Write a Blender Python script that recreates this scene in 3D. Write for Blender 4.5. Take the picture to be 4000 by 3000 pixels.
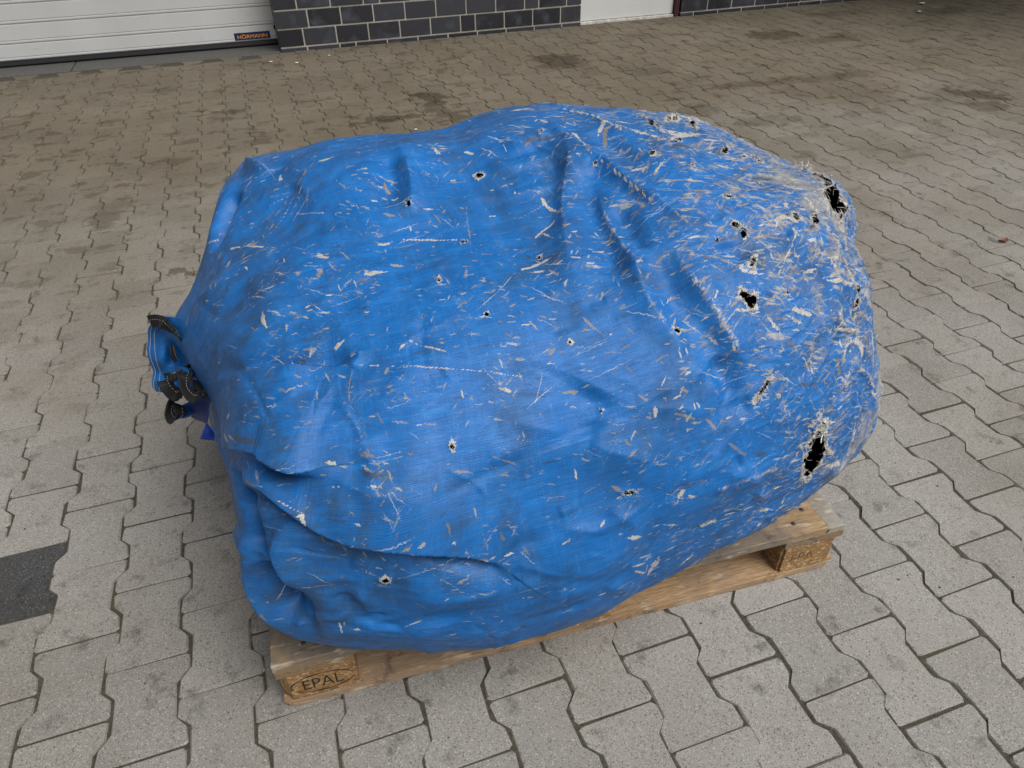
import bpy, bmesh, math, random
import numpy as np
from mathutils import Matrix, Vector

for _o in list(bpy.data.objects):
    bpy.data.objects.remove(_o)
scene = bpy.context.scene
COL = scene.collection
random.seed(7)
RNG = np.random.default_rng(11)

# ------------------------------------------------------------------ camera, sky, sun, exposure
cam_data = bpy.data.cameras.new("camera")
cam_data.sensor_width = 36.0
cam_data.lens = 24.853
cam_data.clip_start = 0.02
cam_data.clip_end = 500.0
cam = bpy.data.objects.new("camera", cam_data)
COL.objects.link(cam)
cam.matrix_world = (Matrix.Translation((0.81642, -1.29640, 1.31446))
                    @ Matrix.Rotation(-0.318826, 4, 'Z')
                    @ Matrix.Rotation(math.pi / 2 - 0.657368, 4, 'X')
                    @ Matrix.Rotation(-0.016726, 4, 'Z'))
cam_data.dof.use_dof = False
scene.camera = cam

SUN_EL = math.radians(55)
SUN_AZ = math.radians(-52)          # direction towards the sun, measured from +x towards +y
world = bpy.data.worlds.new("World")
scene.world = world
world.use_nodes = True
wn, wl = world.node_tree.nodes, world.node_tree.links
wn.clear()
sky = wn.new('ShaderNodeTexSky')
sky.sky_type = 'NISHITA'
sky.sun_disc = False
sky.sun_elevation = SUN_EL
sky.sun_rotation = math.pi / 2 - SUN_AZ
sky.air_density = 1.0
sky.dust_density = 4.0
sky.ozone_density = 1.0
hs = wn.new('ShaderNodeHueSaturation')
hs.inputs['Saturation'].default_value = 0.22
bg = wn.new('ShaderNodeBackground')
bg.inputs['Strength'].default_value = 0.062
wo = wn.new('ShaderNodeOutputWorld')
wl.new(sky.outputs[0], hs.inputs['Color'])
wl.new(hs.outputs[0], bg.inputs[0])
wl.new(bg.outputs[0], wo.inputs[0])

sun_data = bpy.data.lights.new("sun", 'SUN')
sun_data.energy = 2.4
sun_data.angle = math.radians(45)
sun_data.color = (1.0, 0.98, 0.95)
sun = bpy.data.objects.new("sun", sun_data)
COL.objects.link(sun)
sd = Vector((math.cos(SUN_EL) * math.cos(SUN_AZ), math.cos(SUN_EL) * math.sin(SUN_AZ), math.sin(SUN_EL)))
sun.rotation_euler = sd.to_track_quat('Z', 'Y').to_euler()
sun.location = sd * 20

vs = scene.view_settings
vs.view_transform = 'Standard'
vs.look = 'None'
vs.exposure = 0.45
vs.gamma = 1.0
vs.use_curve_mapping = False


# ------------------------------------------------------------------ helpers
def tag(o, label=None, cat=None, group=None, kind=None):
    if label: o['label'] = label
    if cat: o['category'] = cat
    if group: o['group'] = group
    if kind: o['kind'] = kind
    return o


def empty(name, loc=(0, 0, 0), rz=0.0):
    o = bpy.data.objects.new(name, None)
    o.empty_display_size = 0.1
    COL.objects.link(o)
    o.location = loc
    o.rotation_euler = (0, 0, rz)
    return o


def link(name, me, parent=None, mat=None, loc=(0, 0, 0), rz=0.0):
    o = bpy.data.objects.new(name, me)
    COL.objects.link(o)
    if parent: o.parent = parent
    o.location = loc
    o.rotation_euler = (0, 0, rz)
    if mat and not me.materials: me.materials.append(mat)
    return o


def mesh_from(name, verts, faces):
    me = bpy.data.meshes.new(name)
    me.from_pydata([tuple(v) for v in verts], [], faces)
    me.validate()
    me.update()
    return me


def box_geo(x0, x1, y0, y1, z0, z1, b=0.0):
    """box with all edges chamfered by b; returns bmesh"""
    bm = bmesh.new()
    bmesh.ops.create_cube(bm, size=1.0)
    for v in bm.verts:
        v.co.x = x0 + (v.co.x + .5) * (x1 - x0)
        v.co.y = y0 + (v.co.y + .5) * (y1 - y0)
        v.co.z = z0 + (v.co.z + .5) * (z1 - z0)
    if b > 0:
        bmesh.ops.bevel(bm, geom=list(bm.edges), offset=b, segments=1, profile=.5, affect='EDGES')
    return bm


def box(name, x0, x1, y0, y1, z0, z1, mat, parent=None, b=0.0):
    bm = box_geo(x0, x1, y0, y1, z0, z1, b)
    me = bpy.data.meshes.new(name)
    bm.to_mesh(me); bm.free()
    return link(name, me, parent, mat)


def tube_geo(path, r, sides=5, taper=1.0, closed=False):
    """verts, faces of a tube along a polyline"""
    P = np.asarray(path, float)
    n = len(P)
    T = np.gradient(P, axis=0)
    T /= np.linalg.norm(T, axis=1, keepdims=True) + 1e-12
    a = np.array([0, 0, 1.0]) if abs(T[0][2]) < .9 else np.array([1.0, 0, 0])
    V = []
    for i in range(n):
        s = np.cross(T[i], a); s /= np.linalg.norm(s) + 1e-12
        q = np.cross(s, T[i])
        a = q
        rr = r * (1 + (taper - 1) * i / max(n - 1, 1))
        for k in range(sides):
            t = 2 * math.pi * k / sides
            V.append(P[i] + rr * (math.cos(t) * s + math.sin(t) * q))
    F = []
    for i in range(n - 1):
        for k in range(sides):
            k2 = (k + 1) % sides
            F.append((i * sides + k, i * sides + k2, (i + 1) * sides + k2, (i + 1) * sides + k))
    return V, F


class Geo:
    def __init__(self): self.v = []; self.f = []
    def add(self, V, F):
        o = len(self.v)
        self.v += list(V)
        self.f += [tuple(i + o for i in f) for f in F]
    def tube(self, *a, **k): self.add(*tube_geo(*a, **k))
    def build(self, name, mat, parent=None, smooth=True):
        me = mesh_from(name, self.v, self.f)
        if smooth: me.polygons.foreach_set('use_smooth', np.ones(len(me.polygons), bool))
        return link(name, me, parent, mat)


def spline(pts, n):
    """Catmull-Rom through pts, n samples"""
    P = np.asarray(pts, float)
    m = len(P)
    out = []
    for s in np.linspace(0, m - 1, n):
        i = int(min(math.floor(s), m - 2)); t = s - i
        g = lambda k: P[min(max(k, 0), m - 1)]
        out.append((-.5 * t**3 + t * t - .5 * t) * g(i - 1) + (1.5 * t**3 - 2.5 * t * t + 1) * g(i)
                   + (-1.5 * t**3 + 2 * t * t + .5 * t) * g(i + 1) + (.5 * t**3 - .5 * t * t) * g(i + 2))
    return np.array(out)


_PERM = np.random.default_rng(5).permutation(4096).astype(np.int64)
_GR = np.random.default_rng(6).normal(size=(4096, 3))
_GR /= np.linalg.norm(_GR, axis=1, keepdims=True)


def noise3(p, seed=0):
    """gradient noise on an (n,3) array, about -1..1"""
    p = np.asarray(p, float) + seed * 17.31
    i = np.floor(p).astype(np.int64)
    f = p - i
    w = f * f * f * (f * (f * 6 - 15) + 10)
    r = 0
    for dx in (0, 1):
        for dy in (0, 1):
            for dz in (0, 1):
                h = _PERM[(_PERM[(_PERM[(i[:, 0] + dx) & 4095] + i[:, 1] + dy) & 4095] + i[:, 2] + dz) & 4095]
                g = _GR[h]
                d = g[:, 0] * (f[:, 0] - dx) + g[:, 1] * (f[:, 1] - dy) + g[:, 2] * (f[:, 2] - dz)
                r = r + d * (w[:, 0] if dx else 1 - w[:, 0]) * (w[:, 1] if dy else 1 - w[:, 1]) * (w[:, 2] if dz else 1 - w[:, 2])
    return r * 1.6


def sstep(a, b, x):
    t = np.clip((np.asarray(x) - a) / (b - a), 0, 1)
    return t * t * (3 - 2 * t)


# ------------------------------------------------------------------ node helpers
class NT:
    def __init__(self, name):
        self.mat = bpy.data.materials.new(name)
        self.mat.use_nodes = True
        self.n = self.mat.node_tree.nodes
        self.l = self.mat.node_tree.links
        self.n.clear()
        self.out = self.n.new('ShaderNodeOutputMaterial')
        self.bsdf = self.n.new('ShaderNodeBsdfPrincipled')
        self.l.new(self.bsdf.outputs[0], self.out.inputs['Surface'])
        self._geo = None

    def set(self, sock, v):
        if isinstance(v, bpy.types.NodeSocket): self.l.new(v, sock)
        elif isinstance(v, (tuple, list)) and len(v) == 3 and sock.type == 'RGBA': sock.default_value = (*v, 1)
        else: sock.default_value = v

    def p(self, **k):
        for a, v in k.items(): self.set(self.bsdf.inputs[a.replace('_', ' ')], v)

    def math(self, op, a, b=0.0, c=None, clamp=False):
        m = self.n.new('ShaderNodeMath'); m.operation = op; m.use_clamp = clamp
        self.set(m.inputs[0], a); self.set(m.inputs[1], b)
        if c is not None: self.set(m.inputs[2], c)
        return m.outputs[0]

    def vmath(self, op, a, b=(0, 0, 0)):
        m = self.n.new('ShaderNodeVectorMath'); m.operation = op
        self.set(m.inputs[0], a)
        if op == 'SCALE': self.set(m.inputs['Scale'], b)
        else: self.set(m.inputs[1], b)
        return m.outputs['Value'] if op in ('LENGTH', 'DISTANCE', 'DOT_PRODUCT') else m.outputs[0]

    def mix(self, f, a, b, mode='MIX'):
        m = self.n.new('ShaderNodeMix'); m.data_type = 'RGBA'; m.blend_type = mode; m.clamp_factor = True
        self.set(m.inputs[0], f); self.set(m.inputs[6], a); self.set(m.inputs[7], b)
        return m.outputs[2]

    def ramp(self, f, stops):
        r = self.n.new('ShaderNodeValToRGB')
        e = r.color_ramp.elements
        while len(e) < len(stops): e.new(.5)
        for el, (pos, c) in zip(e, stops):
            el.position = pos
            el.color = (c, c, c, 1) if isinstance(c, (int, float)) else (*c, 1)
        self.set(r.inputs[0], f)
        return r.outputs[0]

    def mr(self, v, a, b, c=0.0, d=1.0):
        m = self.n.new('ShaderNodeMapRange'); m.clamp = True
        self.set(m.inputs[0], v)
        for i, x in zip((1, 2, 3, 4), (a, b, c, d)): self.set(m.inputs[i], x)
        return m.outputs[0]

    def obj(self):
        return self.n.new('ShaderNodeTexCoord').outputs['Object']

    def pos(self):
        if not self._geo: self._geo = self.n.new('ShaderNodeNewGeometry')
        return self._geo.outputs['Position']

    def rnd(self):
        return self.n.new('ShaderNodeObjectInfo').outputs['Random']

    def map(self, v, scale=(1, 1, 1), loc=(0, 0, 0), rot=(0, 0, 0)):
        m = self.n.new('ShaderNodeMapping')
        self.set(m.inputs[0], v)
        m.inputs['Scale'].default_value = scale
        self.set(m.inputs['Location'], loc)
        m.inputs['Rotation'].default_value = rot
        return m.outputs[0]

    def noise(self, v, s, d=3.0, r=.55, dist=0.0, col=False):
        m = self.n.new('ShaderNodeTexNoise')
        self.set(m.inputs['Vector'], v)
        m.inputs['Scale'].default_value = s; m.inputs['Detail'].default_value = d
        m.inputs['Roughness'].default_value = r; m.inputs['Distortion'].default_value = dist
        return m.outputs['Color' if col else 'Fac']

    def voro(self, v, s, feature='F1', out='Distance', rand=1.0):
        m = self.n.new('ShaderNodeTexVoronoi'); m.feature = feature
        self.set(m.inputs['Vector'], v); m.inputs['Scale'].default_value = s
        m.inputs['Randomness'].default_value = rand
        return m.outputs[out]

    def bump(self, h, dist, strength=1.0, normal=None):
        m = self.n.new('ShaderNodeBump')
        self.set(m.inputs['Height'], h); m.inputs['Distance'].default_value = dist
        m.inputs['Strength'].default_value = strength
        if normal is not None: self.set(m.inputs['Normal'], normal)
        return m.outputs[0]

    def attr(self, name, out='Fac'):
        a = self.n.new('ShaderNodeAttribute'); a.attribute_name = name
        return a.outputs[out]


# ------------------------------------------------------------------ paving materials
STAINS = [  # x, y, half-length, half-width, turn, strength : oil and water marks on the yard
    (2.95, 3.94, .19, .20, .3, .9), (2.82, 3.80, .10, .07, .6, .6), (4.91, 4.06, .24, .16, -.3, .9), (5.26, 3.77, .22, .10, .2, .6),
    (5.06, 2.17, .10, .22, .5, .9), (4.92, 1.94, .14, .10, .1, .7), (1.82, 3.33, .09, .16, .2, .9), (1.85, 2.98, .07, .30, .25, .7),
    (.573, 3.536, .10, .05, 0, .8), (.555, 3.381, .06, .05, 0, .7), (3.446, 3.391, .14, .12, .2, .5), (4.03, 2.87, .45, .06, .0, .6),
    (4.5, 2.82, .35, .07, .05, .5), (3.22, 2.47, .20, .10, .2, .5), (3.556, 2.185, .22, .08, -.1, .5), (1.5, 3.0, .28, .045, .03, .8),
    (.027, 2.06, .08, .10, .2, .6), (.087, 2.21, .09, .06, .1, .4), (-.1, 4.4, .09, .05, 0, .5), (.2, 4.2, .10, .05, 0, .5), (6.9, 4.3, .3, .15, 0, .6),
    (.38, 1.42, .03, .03, 0, .9), (2.2, 4.3, .12, .06, .1, .5), (.75, 2.9, .08, .05, .2, .5), (.3, 2.75, .12, .05, 0, .6), (5.9, 4.6, .3, .12, 0, .5), (3.9, 4.4, .3, .1, .2, .4)]


def paver_mat(name, dark=False, shared=False):
    t = NT(name)
    P = t.pos()
    rnd = t.attr('tone') if shared else t.rnd()
    base_a, base_b = ((.050, .051, .053), (.075, .076, .078)) if dark else ((.262, .252, .234), (.318, .305, .283))
    col = t.mix(rnd, base_a, base_b)
    # aggregate: sand grain with pale and dark stones
    g1 = t.noise(P, 520, 2, .7)
    g2 = t.voro(P, 430, out='Color')
    sep = t.n.new('ShaderNodeSeparateColor'); t.l.new(g2, sep.inputs[0])
    col = t.mix(t.mr(g1, .3, .72), t.mix(1.0, col, (.60, .60, .60), 'MULTIPLY'), t.mix(1.0, col, (1.36, 1.36, 1.36), 'MULTIPLY'))
    col = t.mix(t.mr(sep.outputs[0], .93, .95), col, (.40, .385, .36) if not dark else (.14, .14, .14))
    col = t.mix(t.mr(sep.outputs[1], .93, .95), col, (.15, .143, .135) if not dark else (.02, .02, .02))
    col = t.mix(t.math('MULTIPLY', t.mr(sep.outputs[2], .985, .99), .7), col, (.23, .10, .06))
    # traffic film and damp blotches
    big = t.noise(P, 1.1, 4, .6)
    col = t.mix(t.math('MULTIPLY', t.mr(big, .42, .66), .42), col, t.mix(1.0, col, (.62, .575, .50), 'MULTIPLY'))
    blot = t.noise(P, 17, 4, .65)
    bl2 = t.noise(P, 3.2, 2, .5)
    col = t.mix(t.math('MULTIPLY', t.mr(blot, .56, .70), t.mr(bl2, .38, .56, 0, .9)), col, t.mix(1.0, col, (.45, .45, .44), 'MULTIPLY'))
    # darker and browner towards the building front
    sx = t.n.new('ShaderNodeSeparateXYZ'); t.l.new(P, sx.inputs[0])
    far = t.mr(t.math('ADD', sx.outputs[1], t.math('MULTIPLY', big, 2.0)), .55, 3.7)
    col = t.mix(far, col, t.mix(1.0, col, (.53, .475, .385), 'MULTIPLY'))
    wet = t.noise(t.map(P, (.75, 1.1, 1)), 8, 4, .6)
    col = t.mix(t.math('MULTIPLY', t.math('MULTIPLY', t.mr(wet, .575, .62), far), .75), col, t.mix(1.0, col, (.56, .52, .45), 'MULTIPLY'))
    # single stains
    warp = t.vmath('SCALE', t.vmath('SUBTRACT', t.noise(P, 7, 4, .65, col=True), (.5, .5, .5)), .34)
    PW = t.vmath('ADD', P, warp)
    edge = t.math('MULTIPLY', t.math('SUBTRACT', t.noise(P, 16, 5, .7), .5), 2.6)
    tot = None
    for (x, y, a, b, r, s) in STAINS:
        m = t.n.new('ShaderNodeMapping'); m.vector_type = 'TEXTURE'
        t.l.new(PW, m.inputs[0])
        m.inputs['Location'].default_value = (x, y, 0)
        m.inputs['Rotation'].default_value = (0, 0, r)
        m.inputs['Scale'].default_value = (a, b, 5.0)
        f = t.math('MULTIPLY', t.mr(t.math('ADD', t.vmath('LENGTH', m.outputs[0]), edge), 1.12, .92), s)
        tot = f if tot is None else t.math('MAXIMUM', tot, f)
    col = t.mix(t.math('MULTIPLY', tot, .85), col, t.mix(1.0, col, (.40, .36, .29), 'MULTIPLY'))
    h = t.math('ADD', t.math('MULTIPLY', g1, .6), t.math('MULTIPLY', sep.outputs[0], .4))
    nb = t.bump(h, .0012, .9)
    nb = t.bump(blot, .002, .4, nb)
    t.p(Base_Color=col, Roughness=t.mr(tot, 0, 1, .92, .6), Normal=nb)
    t.bsdf.inputs['Specular IOR Level'].default_value = .25
    return t.mat


def joint_mat():
    t = NT("joint_sand_and_moss")
    P = t.pos()
    a = t.noise(P, 160, 3, .7)
    m = t.noise(P, 4.5, 4, .65)
    col = t.mix(t.mr(a, .3, .7), (.026, .022, .014), (.080, .068, .046))
    col = t.mix(t.mr(m, .56, .68, 0, .55), col, t.mix(a, (.030, .036, .010), (.090, .096, .036)))
    t.p(Base_Color=col, Roughness=.95, Normal=t.bump(a, .003))
    return t.mat


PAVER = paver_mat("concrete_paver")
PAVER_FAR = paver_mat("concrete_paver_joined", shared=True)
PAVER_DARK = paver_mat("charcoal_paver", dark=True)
JOINT = joint_mat()

# ------------------------------------------------------------------ pavement
PW_, PL_ = 0.141788, 0.2027         # column spacing and stone length


def outline(rs):
    """one interlocking double-T stone: broad ends, narrow waist"""
    e = .0112 + rs.uniform(-.0006, .0006)      # half of the offset between broad and narrow
    g = .0014                                   # half joint
    W2, L2 = PW_ / 2, PL_ / 2
    hw, ww = W2 + e - g, W2 - e - g
    y1, y2 = .062, .038                         # shoulder runs between these distances from the middle
    L = L2 - .0009
    c = .006
    pts = [(hw - c, L), (hw, L - c), (hw - .001, y1), (ww, y2), (ww, -y2), (hw - .001, -y1), (hw, -L + c), (hw - c, -L)]
    pts += [(-x, -y) for x, y in pts]
    j = lambda: rs.uniform(-.0017, .0017)
    return [(x + j(), y + j()) for x, y in pts]


def paver_geo(rs, tilt=True):
    o = outline(rs)
    n = len(o)
    V = []
    for x, y in o:
        k = 1 - (.0020 + rs.uniform(0, .0025)) / max(abs(x), abs(y), .03)
        V.append((x * k, y * k, 0.0))
    V += [(x, y, -.0042 - rs.uniform(0, .0012)) for x, y in o]
    V += [(x, y, -.03) for x, y in o]
    F = [tuple(range(n))[::-1]]
    for r in (0, 1):
        for k in range(n):
            F.append((r * n + k, r * n + (k + 1) % n, (r + 1) * n + (k + 1) % n, (r + 1) * n + k))
    # outline runs clockwise seen from above, so the top face is reversed once
    return V, F


pavement = empty("pavement")
tag(pavement, "grey interlocking concrete block paving covering the yard", None, None, 'structure')
variants = []
for k in range(8):
    V, F = paver_geo(random)
    me = mesh_from("paver", V, F)
    bm = bmesh.new(); bm.from_mesh(me)
    bmesh.ops.recalc_face_normals(bm, faces=bm.faces)
    bm.to_mesh(me); bm.free()
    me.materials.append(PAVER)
    variants.append((me, V, F))

MW = np.array(cam.matrix_world)
MI = np.linalg.inv(MW)


def seen(x, y, z=0.0):
    p = MI @ np.array([x, y, z, 1.0])
    if p[2] > -.1: return None
    f = 24.853 / 36 * 4000
    return 2000 + f * p[0] / -p[2], 1500 - f * p[1] / -p[2], -p[2]


WALLY = lambda x: 4.98 + .0101 * (x - 1.022)
cells = []
for c in range(-26, 82):
    for r2 in range(-24, 62):
        if r2 % 2 != (c % 2): continue
        x, y = (c + .5) * PW_, r2 / 2 * PL_
        if -1.12 < x < .95:
            if y > 4.94: continue
        elif y > 5.12: continue
        cells.append((x, y, c, r2))
scored = []
for (x, y, c, r2) in cells:
    s = seen(x, y)
    a = 0.0
    if s and -120 < s[0] < 4120 and -80 < s[1] < 3120:
        # stones wholly under the load or hidden behind it rank last
        hidden = (.68 < x < 1.75 and -.40 < y < .62)
        a = 0 if hidden else 1.0 / s[2] ** 3
    scored.append((a, x, y, c, r2))
scored.sort(key=lambda q: -q[0])
near, rest = scored[:300], scored[300:]
for (a, x, y, c, r2) in near:
    me, V, F = random.choice(variants)
    dark = (c == 0 and r2 == 0)
    o = bpy.data.objects.new("paver", me)
    COL.objects.link(o)
    o.parent = pavement
    o.location = (x + random.uniform(-.0018, .0018), y + random.uniform(-.0018, .0018), random.uniform(-.0018, .0012))
    o.rotation_euler = (random.uniform(-.006, .006), random.uniform(-.008, .008), random.uniform(-.012, .012) + (math.pi if random.random() < .5 else 0))
    if dark:
        o.data = me.copy()
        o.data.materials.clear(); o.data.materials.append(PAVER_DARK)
        o['label'] = "dark charcoal paver among the light grey ones"
g_v, g_f, g_t = [], [], []
for (a, x, y, c, r2) in rest:
    me, V, F = random.choice(variants)
    z, w = random.uniform(-.0018, .0012), random.uniform(-.012, .012)
    tx, ty = random.uniform(-.006, .006), random.uniform(-.006, .006)
    o = len(g_v)
    for (px, py, pz) in V:
        g_v.append((x + px - w * py, y + py + w * px, z + pz + tx * px + ty * py))
    g_f += [tuple(i + o for i in f) for f in F]
    g_t += [random.random()] * len(F)
me = mesh_from("paver_field", g_v, g_f)
at = me.attributes.new('tone', 'FLOAT', 'FACE')
at.data.foreach_set('value', np.array(g_t, dtype=np.float32))
bm = bmesh.new(); bm.from_mesh(me); bmesh.ops.recalc_face_normals(bm, faces=bm.faces); bm.to_mesh(me); bm.free()
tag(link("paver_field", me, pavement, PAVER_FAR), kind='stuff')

ground = link("ground", mesh_from("ground", [(-90, -90, -.0042), (90, -90, -.0042), (90, 90, -.0042), (-90, 90, -.0042)], [(0, 1, 2, 3)]), None, JOINT)
tag(ground, "sand and moss bed in the joints beneath the pavers", None, None, 'structure')


# ------------------------------------------------------------------ building front
def klinker_mat():
    t = NT("dark_klinker_brick")
    P = t.obj(); r = t.rnd()
    off = t.vmath('SCALE', (1, 1, 1), t.math('MULTIPLY', r, 40))
    Q = t.vmath('ADD', P, off)
    n = t.noise(Q, 7, 3, .6)
    f = t.noise(Q, 120, 3, .6)
    col = t.mix(r, (.014, .014, .018), (.042, .043, .053))
    col = t.mix(t.mr(n, .52, .72, 0, .8), col, (.075, .085, .108))
    col = t.mix(t.mr(f, .6, .75, 0, .35), col, (.06, .05, .05))
    t.p(Base_Color=col, Roughness=t.mr(n, .3, .7, .55, .32), Normal=t.bump(f, .0012))
    return t.mat


def mortar_mat():
    t = NT("pale_mortar")
    P = t.pos()
    f = t.noise(P, 90, 4, .6)
    g = t.noise(P, 5, 3, .6)
    col = t.mix(t.mr(f, .3, .7), (.33, .305, .26), (.50, .47, .41))
    col = t.mix(t.mr(g, .45, .7, 0, .5), col, (.30, .25, .19))
    t.p(Base_Color=col, Roughness=.95, Normal=t.bump(f, .002))
    return t.mat


KLINKER, MORTAR = klinker_mat(), mortar_mat()
BX, BZ, JT, Z0 = .257, .1305, .0125, .033


def brick_wall(name, x0, x1, label, joints, height_rows, left_return):
    """x0, x1 along the building line; every brick is a part"""
    y = WALLY(x0)
    w = empty(name, (x0, y, 0), math.atan(.0101))
    tag(w, label, "brick wall")
    Lw = x1 - x0
    top = 5.2
    box("mortar_core", .003, Lw - .003, .006, .50, -.02, top, MORTAR, w)
    cache = {}
    def brick(a, b, z0, z1, yoff):
        k = (round(b - a, 3), round(z1 - z0, 3))
        if k not in cache:
            bm = box_geo(0, b - a, 0, .10, 0, z1 - z0, .0025)
            m = bpy.data.meshes.new("brick"); bm.to_mesh(m); bm.free(); m.materials.append(KLINKER)
            cache[k] = m
        o = bpy.data.objects.new("brick", cache[k])
        COL.objects.link(o); o.parent = w
        o.location = (a, yoff, z0)
    rows = [(-.012, Z0 - JT / 2)] + [(Z0 + k * BZ + JT / 2, Z0 + (k + 1) * BZ - JT / 2) for k in range(height_rows)]
    for k, (z0, z1) in enumerate(rows):
        js = joints(k, Lw)
        edges = [0.0] + js + [Lw]
        for a, b in zip(edges[:-1], edges[1:]):
            aa = a + (JT / 2 if a > 0 else -.001)
            bb = b - (JT / 2 if b < Lw else -.001)
            if bb - aa < .02: continue
            brick(aa, bb, z0, z1, random.uniform(-.0025, .0015))
    return w


def joints_a(k, Lw):
    start = [.205, .190, .245, .178, .118, .215][k] if k < 6 else random.choice([.12, .19, .245])
    odd = {0: 1, 1: 5, 2: 7, 3: 2}.get(k, random.choice([3, 6, 8]))
    js, x, i = [], start, 0
    while x < Lw - .05:
        js.append(x)
        x += BX * (.5 if i == odd else 1.0); i += 1
    return js


brick_wall("brick_wall", 1.022, 3.585, "dark brick wall between the garage door and the narrow white door", joints_a, 7, True)


def joints_b(k, Lw):
    js, x, i = [], .14 + (.5 * BX if k % 2 else 0) + .01 * (k % 3), 0
    while x < Lw - .05:
        js.append(x)
        x += BX * (.5 if i == (4 + 3 * k) % 11 else 1.0); i += 1
    return js


brick_wall("brick_wall", 4.582, 9.6, "dark brick wall right of the narrow white door and its red post", joints_b, 3, True)
WL = brick_wall("brick_wall", -4.8, -3.55, "dark brick wall at the far end of the garage door", joints_b, 1, False)

box("added_shade_slab", -3.6, 9.2, -1.0, .6, 3.15, 3.40, MORTAR, bpy.data.objects["brick_wall"])  # unseen slab above the frame, added to shade the wall and far paving
box("added_shade_slab", 2.6, 11.0, -3.2, -1.02, 3.15, 3.40, MORTAR, bpy.data.objects["brick_wall.001"])  # second added slab, out of view, darkens the paving at the far right
# garage door, set back in its opening
def door_mat(name, c):
    t = NT(name)
    P = t.pos()
    f = t.noise(P, 260, 2, .5)
    g = t.noise(t.map(P, (1, 1, .25)), 3.0, 4, .6)
    s = t.noise(t.map(P, (1.2, 1, 8)), 6, 4, .6)
    col = t.mix(t.mr(g, .4, .75, 0, .22), c, (.40, .40, .38))
    col = t.mix(t.mr(s, .64, .74, 0, .35), col, (.33, .33, .32))
    t.p(Base_Color=col, Roughness=.42, Normal=t.bump(f, .0006, .6))
    return t.mat


def plain(name, c, rough=.6, ns=80, amt=.3, metal=0.0, bump=.0008):
    t = NT(name)
    f = t.noise(t.obj(), ns, 3, .6)
    t.p(Base_Color=t.mix(t.mr(f, .3, .7), tuple(x * (1 - amt) for x in c), tuple(min(1, x * (1 + amt)) for x in c)),
        Roughness=rough, Metallic=metal, Normal=t.bump(f, bump))
    return t.mat


DOOR = door_mat("white_door_paint", (.58, .585, .58))
DOOR2 = door_mat("white_leaf_paint", (.62, .625, .61))
RUBBER = plain("black_rubber", (.006, .006, .007), .7)
GY = 5.26
gd = empty("garage_door", (-1.25, GY, 0))
tag(gd, "white ribbed sectional garage door with a blue nameplate", "garage door")
RIB = [.045, .157, .287, .417, .547, .677, .807, .937, 1.067, 1.197, 1.327, 1.457, 1.587, 1.717, 1.847, 1.977, 2.107, 2.237, 2.367, 2.5]
for i, (z0, z1) in enumerate(zip(RIB[:-1], RIB[1:])):
    # a pressed rib: flat field between two shallow grooves
    prof = [(0.010, z0), (.006, z0 + .003), (0, z0 + .010), (0, z0 + .020), (.005, z0 + .024), (0, z0 + .028), (0, z1 - .004), (.006, z1 - .001), (.012, z1)]
    V, F = [], []
    xs = [-2.25, 2.268]
    for (yy, zz) in prof:
        for xx in xs: V.append((xx, yy, zz))
    for k in range(len(prof) - 1):
        F.append((2 * k, 2 * k + 1, 2 * k + 3, 2 * k + 2))
    nv = len(V)
    V += [(xs[0], .04, z0), (xs[1], .04, z0), (xs[0], .04, z1), (xs[1], .04, z1)]
    F += [(nv + 1, nv, nv + 2, nv + 3), (0, nv, nv + 1, 1), (nv - 2, nv - 1, nv + 3, nv + 2)]
    F.append(tuple([2 * k + 1 for k in range(len(prof))] + [nv + 3, nv + 1]))
    F.append(tuple([2 * k for k in range(len(prof))][::-1] + [nv, nv + 2]))
    me = mesh_from("door_panel", V, F)
    link("door_panel", me, gd, DOOR)
seal = Geo()
seal.add([(-2.25, -.004, .044), (2.268, -.004, .044), (2.268, -.012, .020), (-2.25, -.012, .020), (2.268, .0, -.002), (-2.25, .0, -.002), (2.268, .03, -.002), (-2.25, .03, -.002), (-2.25, .03, .044), (2.268, .03, .044)],
         [(0, 1, 2, 3), (3, 2, 4, 5), (5, 4, 6, 7), (0, 8, 9, 1), (7, 6, 9, 8)])
seal.build("bottom_seal", RUBBER, gd, False)
box("side_track", 2.262, 2.300, .045, .10, 0, 2.5, RUBBER, gd)
box("side_track", -2.29, -2.252, .045, .10, 0, 2.5, RUBBER, gd)
for k in range(5):
    box("guide_bracket", 2.258, 2.272, .0, .045, .118 + k * .26, .150 + k * .26, RUBBER, gd)

# nameplate
PLATE = plain("blue_nameplate", (.012, .018, .10), .35, 200, .15)
ORANGE = plain("orange_lettering", (.62, .27, .02), .45, 200, .15)
np_ = box("nameplate", 1.945, 2.220, -.0035, -.0005, .060, .113, PLATE, gd, .001)


def text_mesh(s, w, h, bold=0.0, depth=.0005):
    cu = bpy.data.curves.new("lettering", 'FONT')
    cu.body = s; cu.size = 1; cu.extrude = 0; cu.offset = bold; cu.resolution_u = 3
    o = bpy.data.objects.new("lettering", cu)
    COL.objects.link(o)
    bpy.context.view_layer.update()
    me = bpy.data.meshes.new_from_object(o.evaluated_get(bpy.context.evaluated_depsgraph_get()))
    bpy.data.objects.remove(o)
    co = np.zeros(len(me.vertices) * 3); me.vertices.foreach_get('co', co); co = co.reshape(-1, 3)
    mn, mx = co.min(0), co.max(0)
    co[:, 0] = (co[:, 0] - (mn[0] + mx[0]) / 2) * w / (mx[0] - mn[0])
    co[:, 1] = (co[:, 1] - (mn[1] + mx[1]) / 2) * h / (mx[1] - mn[1])
    co[:, 2] = 0
    # stand the lettering up in the xz plane
    co = np.c_[co[:, 0], -co[:, 2], co[:, 1]]
    me.vertices.foreach_set('co', co.ravel()); me.update()
    return me


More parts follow.
